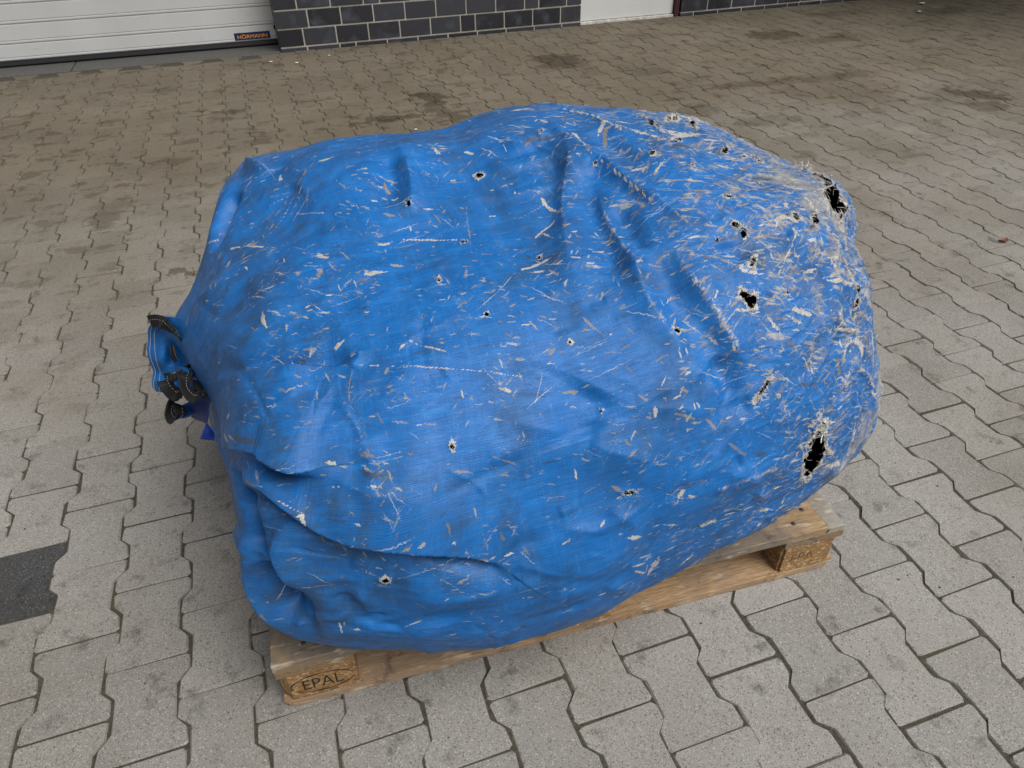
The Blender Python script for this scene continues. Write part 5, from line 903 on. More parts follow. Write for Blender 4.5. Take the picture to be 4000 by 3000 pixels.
n3 = 1 - np.abs(noise3(flat * np.array([16, 24, 24.]) + n2[:, None] * .8, 13)) * 2
n4 = noise3(flat * 48 + n2[:, None], 14)
n5 = 1 - np.abs(noise3(flat * 42 + n1[:, None] * 1.5, 15)) * 2
right = sstep(1.15, 1.85, flat[:, 0])
topness = sstep(.2, .8, fn[:, 2])
def ridged(p, seed, eps=.06):
    n = noise3(p, seed)
    return 1 - np.sqrt(n * n + eps * eps)


fl_ = flat + np.stack([noise3(flat * 3, s) for s in (61, 62, 63)], 1) * .04
big_r = ridged(fl_ * np.array([3.4, 5.0, 5.0]), 64)
mid_r = ridged(fl_ * np.array([8, 11, 11.]), 65)
sml_r = ridged(fl_ * np.array([19, 24, 24.]), 66, .09)
msk = sstep(-.2, .5, noise3(flat * 4, 67))
rimk = sstep(.63, .80, flat[:, 0])
disp += rimk * ((big_r - .7) * .016 + (mid_r - .7) * (.002 + .003 * msk) + (sml_r - .7) * .0016 * (1 - msk + right))
disp += n1 * .004 + n2 * .0010 + np.clip(n3, 0, 1) ** 3 * .0035 * right + n4 * .00025 + np.clip(n5, 0, 1) ** 4 * .0014 * right
rub = np.maximum(rub * (.35 + .95 * right), np.clip(n3 - .72, 0, 1) * 3 * right * .8)
D = (flat + fn * disp[:, None] + lat).reshape(NV, NU, 3)
# it rests on the deck and only sags past the pallet's edge
ca, sa = math.cos(-.0530), math.sin(-.0530)
lx = (D[..., 0] - .615) * ca + (D[..., 1] + .4974) * sa
ly = -(D[..., 0] - .615) * sa + (D[..., 1] + .4974) * ca
inside = (lx > -.004) & (lx < 1.204) & (ly > -.006) & (ly < .804)
D[..., 2] = np.where(inside, np.maximum(D[..., 2], .1475), D[..., 2])
N = normals(D)
flat, fn = D.reshape(-1, 3), N.reshape(-1, 3)

# wear, tan dirt and holes, drawn on the cloth itself
wear = np.zeros(NV * NU, np.float32); tan = np.zeros(NV * NU, np.float32); dark = np.zeros(NV * NU, np.float32)
hole = np.zeros(NV * NU, np.float32); fray = np.zeros(NV * NU, np.float32)
TU = np.roll(D, -2, 1) - np.roll(D, 2, 1)
TV = np.gradient(D, axis=0)
su = np.linalg.norm(TU, axis=2) / 4 + 1e-9
sv = np.linalg.norm(TV, axis=2) + 1e-9
TU /= np.linalg.norm(TU, axis=2, keepdims=True) + 1e-12
TV /= np.linalg.norm(TV, axis=2, keepdims=True) + 1e-12
rag = noise3(flat * 230, 21); rag2 = noise3(flat * 90, 22); rag3 = noise3(flat * 420, 23)
GI = np.arange(NV * NU).reshape(NV, NU)


def window(c, R):
    iv, iu = divmod(int(c), NU)
    a = int(min(R / sv[iv, iu] * 1.5 + 2, 140)); b = int(min(R / su[iv, iu] * 1.5 + 2, 220))
    return GI[max(iv - a, 0):min(iv + a + 1, NV)][:, np.arange(iu - b, iu + b + 1) % NU].ravel()


bflat = BASE.reshape(-1, 3)


def nearest(p):
    return ((bflat - np.asarray(p)) ** 2).sum(1).argmin()


def stroke(c, e, L, W, s, arr, rough=1.0, curve=0.0):
    """a ragged worn mark around vertex c along unit direction e, half-length L, half-width W"""
    ids = window(c, L + W)
    v = flat[ids] - flat[c]
    n = fn[c]
    f = np.cross(n, e)
    x, y = v @ e, v @ f
    y = y - curve * (x * x - L * L * .3)
    q = np.sqrt((x / L) ** 2 + (y / W) ** 2)
    st = noise3(np.stack([x * 70 + c % 97, y * 520, np.full(len(x), c % 53 + .5)], 1))
    q = q + rough * (.35 * rag[ids] + .40 * rag2[ids] + .55 * st)
    arr[ids] = np.maximum(arr[ids], s * sstep(1.05, .55, q))


for pa, pb, w, s, k in SCUFFS:
    a, b = nearest(pa), nearest(pb)
    e = flat[b] - flat[a]
    Lh = np.linalg.norm(e) / 2 + 1e-6
    c = nearest((np.array(pa) + np.array(pb)) / 2)
    e = e - (e @ fn[c]) * fn[c]; e /= np.linalg.norm(e) + 1e-9
    stroke(c, e, max(Lh, w), min(w, Lh * 1.2) + .0008, abs(s), {0: wear, 1: tan, 2: dark}[k], 1.0, RNG.uniform(-4, 4) if Lh < .05 else 0)

# many small anonymous scuffs, thicker towards the far right end
area = (su * sv).ravel()
wgt = area * (.26 + 1.9 * right ** 1.3 + .35 * topness) * (.35 + 1.0 * np.clip(noise3(bflat * 5, 31) + .5, 0, 1.5))
wgt /= wgt.sum()
pick = RNG.choice(NV * NU, 800, p=wgt)
for i, c in enumerate(pick):
    th = RNG.normal(.35, .75)
    iv, iu = divmod(int(c), NU)
    e = math.cos(th) * TV[iv, iu] + math.sin(th) * TU[iv, iu]
    e /= np.linalg.norm(e) + 1e-9
    L = min(.0035 + RNG.exponential(.0085), .05)
    u = RNG.random()
    W = L * RNG.uniform(.10, .42) if u < .55 else RNG.uniform(.0008, .0018)
    kind = RNG.random()
    stroke(c, e, L, max(W, .0011), RNG.uniform(.3, .85), wear if kind < .45 else (tan if kind < .80 else dark), 1.0, RNG.uniform(-12, 12))
# thin long scratches
pick = RNG.choice(NV * NU, 160, p=wgt)
for c in pick:
    th = RNG.normal(.25, .9)
    iv, iu = divmod(int(c), NU)
    e = math.cos(th) * TV[iv, iu] + math.sin(th) * TU[iv, iu]; e /= np.linalg.norm(e) + 1e-9
    stroke(c, e, RNG.uniform(.02, .07), .0011, RNG.uniform(.25, .65), wear, .5, RNG.uniform(-2, 2))

film = np.zeros(NV * NU, np.float32)
for c in RNG.choice(NV * NU, 500, p=wgt):
    th = RNG.normal(.3, .9)
    iv, iu = divmod(int(c), NU)
    e = math.cos(th) * TV[iv, iu] + math.sin(th) * TU[iv, iu]; e /= np.linalg.norm(e) + 1e-9
    L = RNG.uniform(.012, .06)
    stroke(c, e, L, L * RNG.uniform(.12, .6), RNG.uniform(.1, .5), film, 1.2, RNG.uniform(-6, 6))
film = np.maximum(film, np.clip(noise3(bflat * 7, 51) * .9 + noise3(bflat * 22, 52) * .5 - .62 + 1.2 * right, 0, 1) * .85)
dens = np.clip(.050 + .30 * right + .07 * topness + .08 * noise3(bflat * 6, 53) + .14 * noise3(bflat * 17, 54) - .06 * sstep(.95, .62, bflat[:, 0]), .012, 1.0).astype(np.float32)
dens[bflat[:, 2] < .25] *= .8
hole_c = []
for p, a, b, ang in HOLES:
    c = nearest(p)
    n = fn[c]
    v = np.array([0.81642, -1.29640, 1.31446]) - flat[c]
    ex = np.cross(np.array([0, 0, 1.0]), v); ex /= np.linalg.norm(ex)
    ex = ex - (ex @ n) * n; ex /= np.linalg.norm(ex) + 1e-9
    ey = np.cross(n, ex)
    t = math.radians(-ang)
    e1 = math.cos(t) * ex + math.sin(t) * ey
    e2 = np.cross(n, e1)
    a_, b_ = max(a, .0022), max(b, .0022)
    k1 = 1 / max(abs(v @ n) / np.linalg.norm(v), .3)
    b_ = b_ * min(k1, 2.3)
    R = max(a_, b_) + .02
    ids = window(c, R)
    d = flat[ids] - flat[c]
    x, y = d @ e1, d @ e2
    q = np.sqrt((x / a_) ** 2 + (y / b_) ** 2) + .20 * rag2[ids] + .10 * rag[ids]
    hole[ids] = np.maximum(hole[ids], (q < 1.0) * (np.abs(d @ n) < .06))
    rim = min(a_, b_)
    fr = .0028 + .28 * rim
    qd = (q - 1) * min(a_, b_) / fr
    fray[ids] = np.maximum(fray[ids], sstep(1.2, .3, qd + .9 * rag[ids] + .8 * rag2[ids] + .9 * RNG.random() * (min(a_, b_) < .006)))
    hole_c.append((c, a_, b_, e1, e2, n))
    # lips curl outwards a little
    lip = np.exp(-np.clip(qd, 0, 9) ** 2) * min(.007, .25 * max(a_, b_)) * (.5 + .8 * rag2[ids])
    flat[ids] += fn[ids] * lip[:, None]
wear = np.maximum(wear, fray)
wear = np.maximum(wear, np.clip(rub * (.75 + .35 * rag2 + .5 * rag + .5 * rag3), 0, 1) * .85)
grime = np.clip(noise3(bflat * 4.2, 41) * .9 + .22 + .5 * noise3(bflat * 15, 42) + .4 * noise3(bflat * np.array([20, 70, 70.]), 43), 0, 1)
grime = np.maximum(grime * .8, dark)

I = GI
A = I[:-1, :]; B = np.roll(I, -1, 1)[:-1, :]; C2 = np.roll(I, -1, 1)[1:, :]; E2 = I[1:, :]
quads = np.stack([A, E2, C2, B], -1).reshape(-1, 4)
keep = hole[quads].sum(1) < 2
quads = quads[keep]
co = np.vstack([flat, D[0].mean(0), D[-1].mean(0)])
nq = len(quads)
tris = np.concatenate([np.stack([I[0], np.roll(I[0], -1), np.full(NU, NV * NU)], -1), np.stack([np.roll(I[-1], -1), I[-1], np.full(NU, NV * NU + 1)], -1)])
me = bpy.data.meshes.new("fabric_shell")
me.vertices.add(len(co)); me.vertices.foreach_set('co', co.astype(np.float32).ravel())
me.loops.add(nq * 4 + len(tris) * 3)
me.loops.foreach_set('vertex_index', np.concatenate([quads.ravel(), tris.ravel()]).astype(np.int32))
me.polygons.add(nq + len(tris))
me.polygons.foreach_set('loop_start', np.concatenate([np.arange(nq) * 4, nq * 4 + np.arange(len(tris)) * 3]).astype(np.int32))
me.polygons.foreach_set('use_smooth', np.ones(nq + len(tris), bool))
me.update(calc_edges=True)
pad = lambda a: np.concatenate([a, a[:1], a[:1]]).astype(np.float32)
for nm, ar in (('wear', wear), ('tan', tan), ('grime', grime), ('film', film), ('dens', dens)):
    at = me.attributes.new(nm, 'FLOAT', 'POINT'); at.data.foreach_set('value', pad(ar))
# cloth coordinates in metres: x along the bag, y around it
vlen = np.concatenate([[0], np.cumsum(np.linalg.norm(np.diff(BASE[:, NU // 4 * 1], axis=0), axis=1))])
per = np.linalg.norm(np.diff(BASE[NV // 2], axis=0), axis=1).sum()
fab = np.stack(np.broadcast_arrays(vlen[:, None], UPOS[None] * per, np.zeros((1, 1))), -1).reshape(-1, 3)
at = me.attributes.new('fab', 'FLOAT_VECTOR', 'POINT')
at.data.foreach_set('vector', np.vstack([fab, fab[:2]]).astype(np.float32).ravel())


def cloth_mat(name, worn=True):
    t = NT(name)
    if worn:
        U = t.attr('fab', 'Vector'); wr, tn, gr = t.attr('wear'), t.attr('tan'), t.attr('grime')
    else:
        U = t.obj(); wr = tn = gr = 0.0
    wa = t.noise(t.map(U, (20, 900, 900)), 1.0, 2, .6)       # threads along
    we = t.noise(t.map(U, (900, 20, 900)), 1.0, 2, .6)       # threads across
    cl = t.noise(U, 26, 4, .65)
    soft = t.noise(t.map(U, (30, 6, 6)), 1.0, 4, .65)
    sp = t.n.new('ShaderNodeSeparateXYZ')
    t.l.new(t.vmath('ADD', U, t.vmath('SCALE', t.vmath('SUBTRACT', t.noise(U, 22, 2, .5, col=True), (.5, .5, .5)), .012)), sp.inputs[0])
    ty = t.math('SINE', t.math('MULTIPLY', sp.outputs[1], 2 * math.pi / .0024))      # coarse threads
    tx = t.math('SINE', t.math('MULTIPLY', sp.outputs[0], 2 * math.pi / .0026))
    thr_ = t.math('ADD', t.math('MULTIPLY', ty, .045), t.math('MULTIPLY', tx, .03))
    weave = t.math('ADD', t.math('ADD', t.math('MULTIPLY', wa, .68), t.math('MULTIPLY', we, .32)), thr_)
    col = t.mix(t.mr(weave, .30, .70), (.004, .078, .275), (.008, .152, .475))
    br = t.noise(t.map(U, (9, 60, 60)), 1.0, 6, .75)
    br2 = t.noise(t.map(t.vmath('ADD', U, (3.1, 1.7, 0)), (60, 14, 14)), 1.0, 5, .7)
    col = t.mix(t.mr(br, .48, .70, 0, .48), col, (.020, .215, .590))
    col = t.mix(t.mr(t.noise(U, 6.5, 6, .7), .50, .68, 0, .70), col, (.010, .052, .140))
    col = t.mix(t.mr(br2, .55, .72, 0, .30), col, (.035, .235, .600))
    # sun-faded, dusty film with thread lines showing through
    col = t.mix(t.math('MULTIPLY', t.mr(soft, .48, .75), .14), col, (.07, .26, .66))
    lines = t.math('MULTIPLY', t.mr(wa, .60, .72), t.mr(cl, .45, .65))
    col = t.mix(t.math('MULTIPLY', lines, .22), col, (.17, .36, .68))
    lines2 = t.math('MULTIPLY', t.mr(we, .60, .72), t.mr(soft, .45, .65))
    col = t.mix(t.math('MULTIPLY', lines2, .12), col, (.17, .36, .68))
    if worn:
        fl = t.attr('film')
        thr = t.math('ADD', t.math('MULTIPLY', weave, .7), t.math('MULTIPLY', t.noise(U, 300, 2, .6), .3))
        ff = t.mr(t.math('SUBTRACT', t.math('MULTIPLY', fl, .55), t.math('SUBTRACT', .86, thr)), -.02, .10, 0, .75)
        col = t.mix(ff, col, t.mix(t.mr(cl, .42, .58), (.27, .25, .22), (.34, .37, .42)))
        gf = t.math('MULTIPLY', t.math('MULTIPLY', gr, t.mr(t.math('ADD', wa, t.math('MULTIPLY', cl, .8)), .75, 1.02)), .85)
        col = t.mix(gf, col, (.034, .060, .095))
        tf = t.math('MULTIPLY', t.mr(t.math('SUBTRACT', t.math('MULTIPLY', tn, 1.25), t.math('MULTIPLY', t.mr(weave, .3, .7), .62)), .15, .45), .85)
        col = t.mix(tf, col, t.mix(cl, (.13, .105, .08), (.36, .31, .25)))
        wf = t.mr(t.math('SUBTRACT', t.math('MULTIPLY', wr, 1.25), t.math('MULTIPLY', t.mr(weave, .3, .7), .42)), .2, .5)
        col = t.mix(wf, col, t.mix(t.mr(t.noise(U, 420, 2, .6), .3, .7), (.24, .225, .21), (.58, .555, .52)))
    mk = None
    if worn:
        dn = t.attr('dens')
        wob = t.vmath('SCALE', t.vmath('SUBTRACT', t.noise(U, 120, 3, .75, col=True), (.5, .5, .5)), .009)
        UW = t.vmath('ADD', U, wob)
        # irregular rubbed smears: fractal patches drawn out along one direction
        for k, (rot, sx, sy, thr0, thr1, top_, ca_, cb_) in enumerate([
                (-.15, 16, 64, .735, .545, .62, (.10, .085, .065), (.27, .235, .185)),
                (.30, 22, 105, .715, .520, .80, (.20, .195, .18), (.42, .40, .37)),
                (1.10, 20, 80, .755, .560, .70, (.19, .185, .17), (.40, .385, .35)),
                (-.55, 34, 150, .720, .520, .75, (.16, .14, .115), (.38, .345, .29)),
                (.08, 12, 70, .690, .600, .55, (.020, .035, .06), (.040, .055, .08))]):
            m0 = t.n.new('ShaderNodeVectorRotate'); m0.rotation_type = 'Z_AXIS'
            t.l.new(U, m0.inputs['Vector']); m0.inputs['Angle'].default_value = rot
            nn_ = t.noise(t.map(m0.outputs[0], (sx, sy, 1), (k * 2.7, k * 5.3, k * 9.1)), 1.0, 8, .70, .25)
            mm = t.mr(t.math('SUBTRACT', nn_, t.mr(dn, 0, .50, thr0 - .080, thr1 - .052)), .0, .085)
            mm = t.mr(t.math('SUBTRACT', mm, t.mr(weave, .30, .72, 0, .80)), .0, .35, 0, top_)
            col = t.mix(mm, col, t.mix(t.mr(t.noise(U, 60, 3, .6), .35, .65), ca_, cb_))
            mk = mm if mk is None else t.math('MAXIMUM', mk, mm)
        #         turn   along across size  share white/tan/dark
        for k, (rot, sx, sy, thr, sh, pal_) in enumerate([
                (.25, 19, 105, .30, .75, 0), (-.30, 28, 150, .30, .85, 1), (1.05, 26, 130, .28, .60, 1), (.05, 44, 230, .34, 1.3, 0),
                (.60, 7, 230, .20, 1.4, 2), (-.85, 34, 150, .30, .6, 0), (.12, 9, 48, .32, 1.0, 3), (.45, 58, 240, .36, 1.4, 1), (-.1, 5, 280, .20, 1.8, 2),
                (1.5, 36, 150, .28, .5, 0), (.2, 11, 66, .24, .30, 1), (.9, 9, 200, .22, 1.0, 2)]):
            M = t.map(UW, (sx, sy, 1), (k * 3.3, k * 7.7, k * 5.1), (0, 0, 0))
            m0 = t.n.new('ShaderNodeVectorRotate'); m0.rotation_type = 'Z_AXIS'
            t.l.new(UW, m0.inputs['Vector']); m0.inputs['Angle'].default_value = rot
            t.l.new(m0.outputs[0], M.node.inputs[0])
            vo = t.n.new('ShaderNodeTexVoronoi'); vo.inputs['Scale'].default_value = 1.0
            vo.voronoi_dimensions = '2D'
            t.l.new(M, vo.inputs['Vector'])
            sc_ = t.n.new('ShaderNodeSeparateColor'); t.l.new(vo.outputs['Color'], sc_.inputs[0])
            on = t.math('LESS_THAN', sc_.outputs[0], t.math('MULTIPLY', dn, sh * .50))
            lim = t.math('MULTIPLY', t.math('ADD', t.math('MULTIPLY', sc_.outputs[1], .8), .35), thr)
            mm = t.mr(t.math('SUBTRACT', lim, vo.outputs['Distance']), -.07, .15)
            mm = t.math('MULTIPLY', t.math('MULTIPLY', mm, on), t.math('ADD', t.math('MULTIPLY', t.math('POWER', sc_.outputs[1], 1.8), .85), .22), clamp=True)
            # the weave breaks the mark up
            mm = t.mr(t.math('SUBTRACT', mm, t.mr(weave, .26, .74, 0, .95)), .0, .30, 0, {0: .95, 1: .85, 2: .6, 3: .7}[pal_])
            ca_, cb_ = {0: ((.22, .22, .215), (.47, .46, .44)), 1: ((.12, .105, .085), (.36, .315, .25)), 2: ((.30, .36, .46), (.52, .54, .56)), 3: ((.030, .045, .07), (.060, .075, .10))}[pal_]
            col = t.mix(mm, col, t.mix(sc_.outputs[2], ca_, cb_))
            mk = mm if mk is None else t.math('MAXIMUM', mk, mm)
    h = t.math('ADD', weave, t.math('MULTIPLY', cl, .6))
    if mk is not None: h = t.math('ADD', h, t.math('MULTIPLY', mk, .15))
    if worn: h = t.math('ADD', h, t.math('MULTIPLY', wr, .45))
    nb = t.bump(h, .0011, .8)
    if worn:
        g = t.n.new('ShaderNodeNewGeometry')
        col = t.mix(g.outputs['Backfacing'], col, (.006, .012, .035))
    t.p(Base_Color=col, Roughness=t.mr(cl, .3, .7, .34, .52), Normal=nb)
    t.bsdf.inputs['Specular IOR Level'].default_value = .30
    return t.mat


CLOTH = cloth_mat("worn_blue_tarpaulin")
CLOTH2 = cloth_mat("clean_blue_cloth", False)
bag = empty("blue_bag", (1.3, -.1, .146))
tag(bag, "large worn blue tarpaulin bag full of scuffs and torn holes lying on the pallet", "bag")


def child(name, me, mat):
    o = link(name, me, bag, mat)
    o.matrix_parent_inverse = Matrix.Translation((-1.3, .1, -.146))
    return o


shell = child("fabric_shell", me, CLOTH)

# dark inner liner seen through the tears
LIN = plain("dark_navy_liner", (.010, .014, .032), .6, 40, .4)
lv, lu = D[::10, ::20], None
cen = D.mean((0, 1))
ln = normals(BASE)[::10, ::20]
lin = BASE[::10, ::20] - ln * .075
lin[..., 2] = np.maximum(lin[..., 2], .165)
a_, b_ = lin.shape[:2]
F = [(i * b_ + j, i * b_ + (j + 1) % b_, (i + 1) * b_ + (j + 1) % b_, (i + 1) * b_ + j) for i in range(2, a_ - 3) for j in range(b_)]
o = child("inner_liner", mesh_from("inner_liner", lin.reshape(-1, 3), F), LIN)

# frayed threads round the tears and along the rubbed far end
FRAY = plain("frayed_white_thread", (.56, .54, .50), .9, 300, .25)
fz = Geo()


def strand(p, d, n, L, r):
    side = np.cross(n, d)
    k1, k2, k3 = RNG.uniform(-1.1, 1.1), RNG.uniform(.02, .5), RNG.uniform(-.25, .25)
    pts = [p + d * L * (s - .3 * s * s) + side * L * (k1 * s * s + k3 * math.sin(6 * s)) + n * L * (k2 * s * (1.05 - s)) for s in (0, .25, .5, .75, 1.0)]
    fz.tube(pts, r, 3, .45)


for (c, a, b, e1, e2, n) in hole_c:
    big = max(a, b)
    cnt = int(np.clip(big * 4200, 8, 130))
    for k in range(cnt):
        t = RNG.uniform(0, 2 * math.pi)
        rr = RNG.uniform(.9, 1.35)
        q = flat[c] + e1 * a * rr * math.cos(t) + e2 * b * rr * math.sin(t)
        ids = window(c, big * 1.6 + .01)
        v = ids[((flat[ids] - q) ** 2).sum(1).argmin()]
        if hole[v]: continue
        out = (e1 * math.cos(t) + e2 * math.sin(t)) * RNG.choice([-1, 1, 1, 1, 1]) + RNG.normal(size=3) * .7
        out = out - (out @ fn[v]) * fn[v] * .6
        out /= np.linalg.norm(out) + 1e-9
        strand(flat[v] + fn[v] * .0004, out, fn[v], RNG.uniform(.002, .007) + big * RNG.uniform(.05, .40), RNG.uniform(.00022, .00055))
cand = np.where((wear > .75) & (hole < .5) & (bflat[:, 0] > 1.3))[0]
for v in RNG.choice(cand, 1500):
    out = RNG.normal(size=3); out -= (out @ fn[v]) * fn[v]; out /= np.linalg.norm(out) + 1e-9
    strand(flat[v], out, fn[v], RNG.uniform(.003, .012), RNG.uniform(.00025, .0006))
# torn tatters standing off the two big tears
for (ci, cnt) in ((0, 26), (2, 22), (24, 22), (11, 6)):
    c, a, b, e1, e2, n = hole_c[ci]
    for k in range(cnt):
        t = RNG.uniform(-.6, 2.6)
        q = flat[c] + e1 * a * 1.15 * math.cos(t) + e2 * b * 1.1 * math.sin(t)
        v = ((flat - q) ** 2).sum(1).argmin()
        d = RNG.normal(size=3) + fn[v] * .5; d /= np.linalg.norm(d)
        wd_ = np.cross(d, RNG.normal(size=3)); wd_ /= np.linalg.norm(wd_)
        L, W = RNG.uniform(.008, .020), RNG.uniform(.0012, .0032)
        pts = [flat[v] + d * L * s - fn[v] * .3 * L * s * s + RNG.normal(size=3) * .0030 * s for s in (0, .25, .5, .75, 1)]
        V = []
        for k2, p in enumerate(pts):
            ww = W * (1 - .16 * k2) * RNG.uniform(.6, 1.2)
            V += [p - wd_ * ww, p + wd_ * ww]
        fz.add(V, [(2 * k2, 2 * k2 + 1, 2 * k2 + 3, 2 * k2 + 2) for k2 in range(4)])
for k in range(60):
    q = np.array([.583, -.16, .44]) * (1 - k / 60) + np.array([.588, -.20, .40]) * (k / 60)
    v = ((flat - q) ** 2).sum(1).argmin()
    strand(flat[v], RNG.normal(size=3) * .5 + np.array([-.5, -.5, 0]), fn[v], RNG.uniform(.004, .010), RNG.uniform(.0003, .0007))
me = mesh_from("frayed_threads", fz.v, fz.f)
tag(child("frayed_threads", me, FRAY), kind='stuff')

# ------------------------------------------------------------------ gathered mouth of the bag: flap, zip tapes, label
STITCH = plain("white_stitching", (.40, .39, .37), .9, 300, .15)
ZIP = plain("black_zip_tape", (.007, .007, .008), .8, 260, .3)
NAVY = plain("navy_lining", (.012, .030, .150), .55, 120, .25)


def sheet(rows, n, m, bump=.002, seed=3):
    """smooth sheet through a grid of control points; returns mesh with thickness"""
    R_ = np.array([spline(r, n) for r in rows])
    G = np.array([spline(R_[:, j], m) for j in range(n)]).transpose(1, 0, 2)
    f = G.reshape(-1, 3)
    G = (f + np.stack([noise3(f * 26, seed + k) for k in range(3)], 1) * bump).reshape(m, n, 3)
    du, dv = np.gradient(G, axis=1), np.gradient(G, axis=0)
    nn = np.cross(du, dv); nn /= np.linalg.norm(nn, axis=2, keepdims=True) + 1e-12
    G2 = G + nn * .0016
    V = np.vstack([G.reshape(-1, 3), G2.reshape(-1, 3)])
    F = []
    q = n * m
    for i in range(m - 1):
        for j in range(n - 1):
            a = i * n + j
            F += [(a, a + 1, a + n + 1, a + n), (q + a, q + a + n, q + a + n + 1, q + a + 1)]
    for j in range(n - 1):
        F += [(j + 1, j, q + j, q + j + 1), ((m - 1) * n + j, (m - 1) * n + j + 1, q + (m - 1) * n + j + 1, q + (m - 1) * n + j)]
    for i in range(m - 1):
        F += [(i * n, (i + 1) * n, q + (i + 1) * n, q + i * n), ((i + 1) * n + n - 1, i * n + n - 1, q + i * n + n - 1, q + (i + 1) * n + n - 1)]
    me = mesh_from("sheet", V, F)
    me.polygons.foreach_set('use_smooth', np.ones(len(me.polygons), bool))
    return me, G, nn


rows = [[[0.5107,0.06,0.5621],[0.5434,0.03,0.5848],[0.5598,0.02,0.5884],[0.5959,-0.02,0.6015]],[[0.4956,0.07,0.53],[0.5241,0.055,0.5391],[0.5557,0.01,0.56],[0.5886,-0.03,0.5657]],[[0.4827,0.06,0.4828],[0.5132,0.04,0.492],[0.5359,0.06,0.4795],[0.5784,-0.03,0.52]],[[0.479,0.06,0.4511],[0.5092,0.045,0.4539],[0.5394,0.02,0.4703],[0.5771,-0.03,0.4892]],[[0.4721,0.05,0.4267],[0.5046,0.03,0.436],[0.5278,0.05,0.4324],[0.5736,-0.03,0.4582]],[[0.4735,0.05,0.408],[0.4973,0.03,0.4111],[0.5172,0.0,0.4247],[0.5602,-0.03,0.4356]]]
me, G, GN = sheet(rows, 40, 60, .004)
flap = child("mouth_flap", me, CLOTH2)
sg = Geo()
for col_ in (4, 8):
    line = [G[i, col_] for i in range(1, 59)]
    for k in range(0, 57):
        for sgn_ in (1, -1):
            off = GN[k + 1, col_] * .0022 * sgn_
            sg.tube([line[k] + off, (line[k] + line[k + 1]) / 2 + off * 1.35, line[k] * .15 + line[k + 1] * .85 + off], .00055, 4)
child("stitching", mesh_from("stitching", sg.v, sg.f), STITCH).parent = flap
bpy.data.objects["stitching"].matrix_parent_inverse = Matrix.Identity(4)

for ri, (path, wdir, wdt) in enumerate([[[[0.5128,0.05,0.5719],[0.533,0.03,0.5812],[0.5472,0.02,0.5724],[0.5652,-0.03,0.5885],[0.5691,-0.03,0.5702]],[[0.1,-0.2,-1],[0.0,-0.3,-1],[0.2,-0.3,-0.9],[0.3,-0.3,-0.8]],0.024],[[[0.5695,-0.02,0.4968],[0.5363,-0.06,0.5083],[0.5296,-0.08,0.506],[0.54,-0.08,0.4785],[0.5636,-0.09,0.5044],[0.578,-0.08,0.524]],[[-0.2,-0.75,0.6],[-0.5,-0.7,-0.2],[-0.3,-0.8,-0.4],[0.3,-0.8,0.3]],0.028],[[[0.5689,-0.06,0.5092],[0.5668,-0.1,0.5229],[0.5668,-0.12,0.5133],[0.5785,-0.13,0.4982],[0.5926,-0.12,0.5004],[0.5891,-0.08,0.4967]],[[-0.55,-0.55,0.25],[-0.35,-0.8,0.45],[-0.6,-0.6,0.1],[-0.3,-0.9,0.3]],0.026],[[[0.5373,-0.06,0.4546],[0.5249,-0.07,0.456],[0.5161,-0.08,0.4405],[0.5211,-0.09,0.4274],[0.5353,-0.09,0.4364],[0.5353,-0.07,0.4467]],[[-0.55,-0.55,0.25],[-0.35,-0.8,0.45],[-0.6,-0.6,0.1],[-0.3,-0.9,0.3]],0.026],[[[0.5503,-0.02,0.5504],[0.5496,-0.03,0.5403],[0.5508,-0.03,0.5219]],[[-0.55,-0.55,0.25],[-0.35,-0.8,0.45],[-0.6,-0.6,0.1],[-0.3,-0.9,0.3]],0.012]]):
    P = spline(path, 40)
    wv = np.array([spline(wdir, 40)[k] for k in range(40)])
    T = np.gradient(P, axis=0); T /= np.linalg.norm(T, axis=1, keepdims=True)
    wv = wv - (wv * T).sum(1)[:, None] * T
    wv /= np.linalg.norm(wv, axis=1, keepdims=True)
    nn = np.cross(T, wv)
    g = Geo()
    V, F = [], []
    prof = [(-.5, -.0008), (-.5, .0008), (-.1, .0014), (.3, .0010), (.5, .0008), (.5, -.0008)]
    for k in range(40):
        for (a, b) in prof: V.append(P[k] + wv[k] * a * wdt + nn[k] * b)
    for k in range(39):
        for j in range(6):
            j2 = (j + 1) % 6
            F.append((k * 6 + j, k * 6 + j2, (k + 1) * 6 + j2, (k + 1) * 6 + j))
    # coil of the zip along one edge
    g.add(V, F)
    g.tube([P[k] + wv[k] * wdt * .5 for k in range(40)], .0017, 6)
    LL = np.linalg.norm(np.diff(P, axis=0), axis=1).sum()
    nt = int(LL / .0050)
    for q in np.linspace(.5, 38.5, nt):
        k = int(q); f_ = q - k
        p = P[k] * (1 - f_) + P[k + 1] * f_ + wv[k] * wdt * .53
        g.tube([p - T[k] * .0008 - nn[k] * .0021, p + nn[k] * .0021 - T[k] * .0008], .0009, 4)
    z = child("zip_tape", mesh_from("zip_tape", g.v, g.f), ZIP)
    s = Geo()
    for off in (-.12,):
        for k in range(1, 38, 2):
            for sg_ in (1, -1):
                s.tube([P[k] + wv[k] * wdt * off + nn[k] * .0022 * sg_, P[k + 1] * .9 + P[k] * .1 + wv[k] * wdt * off + nn[k] * .0022 * sg_], .00042, 4)
    so = child("stitching", mesh_from("stitching", s.v, s.f), STITCH)
    so.parent = z; so.matrix_parent_inverse = Matrix.Identity(4)

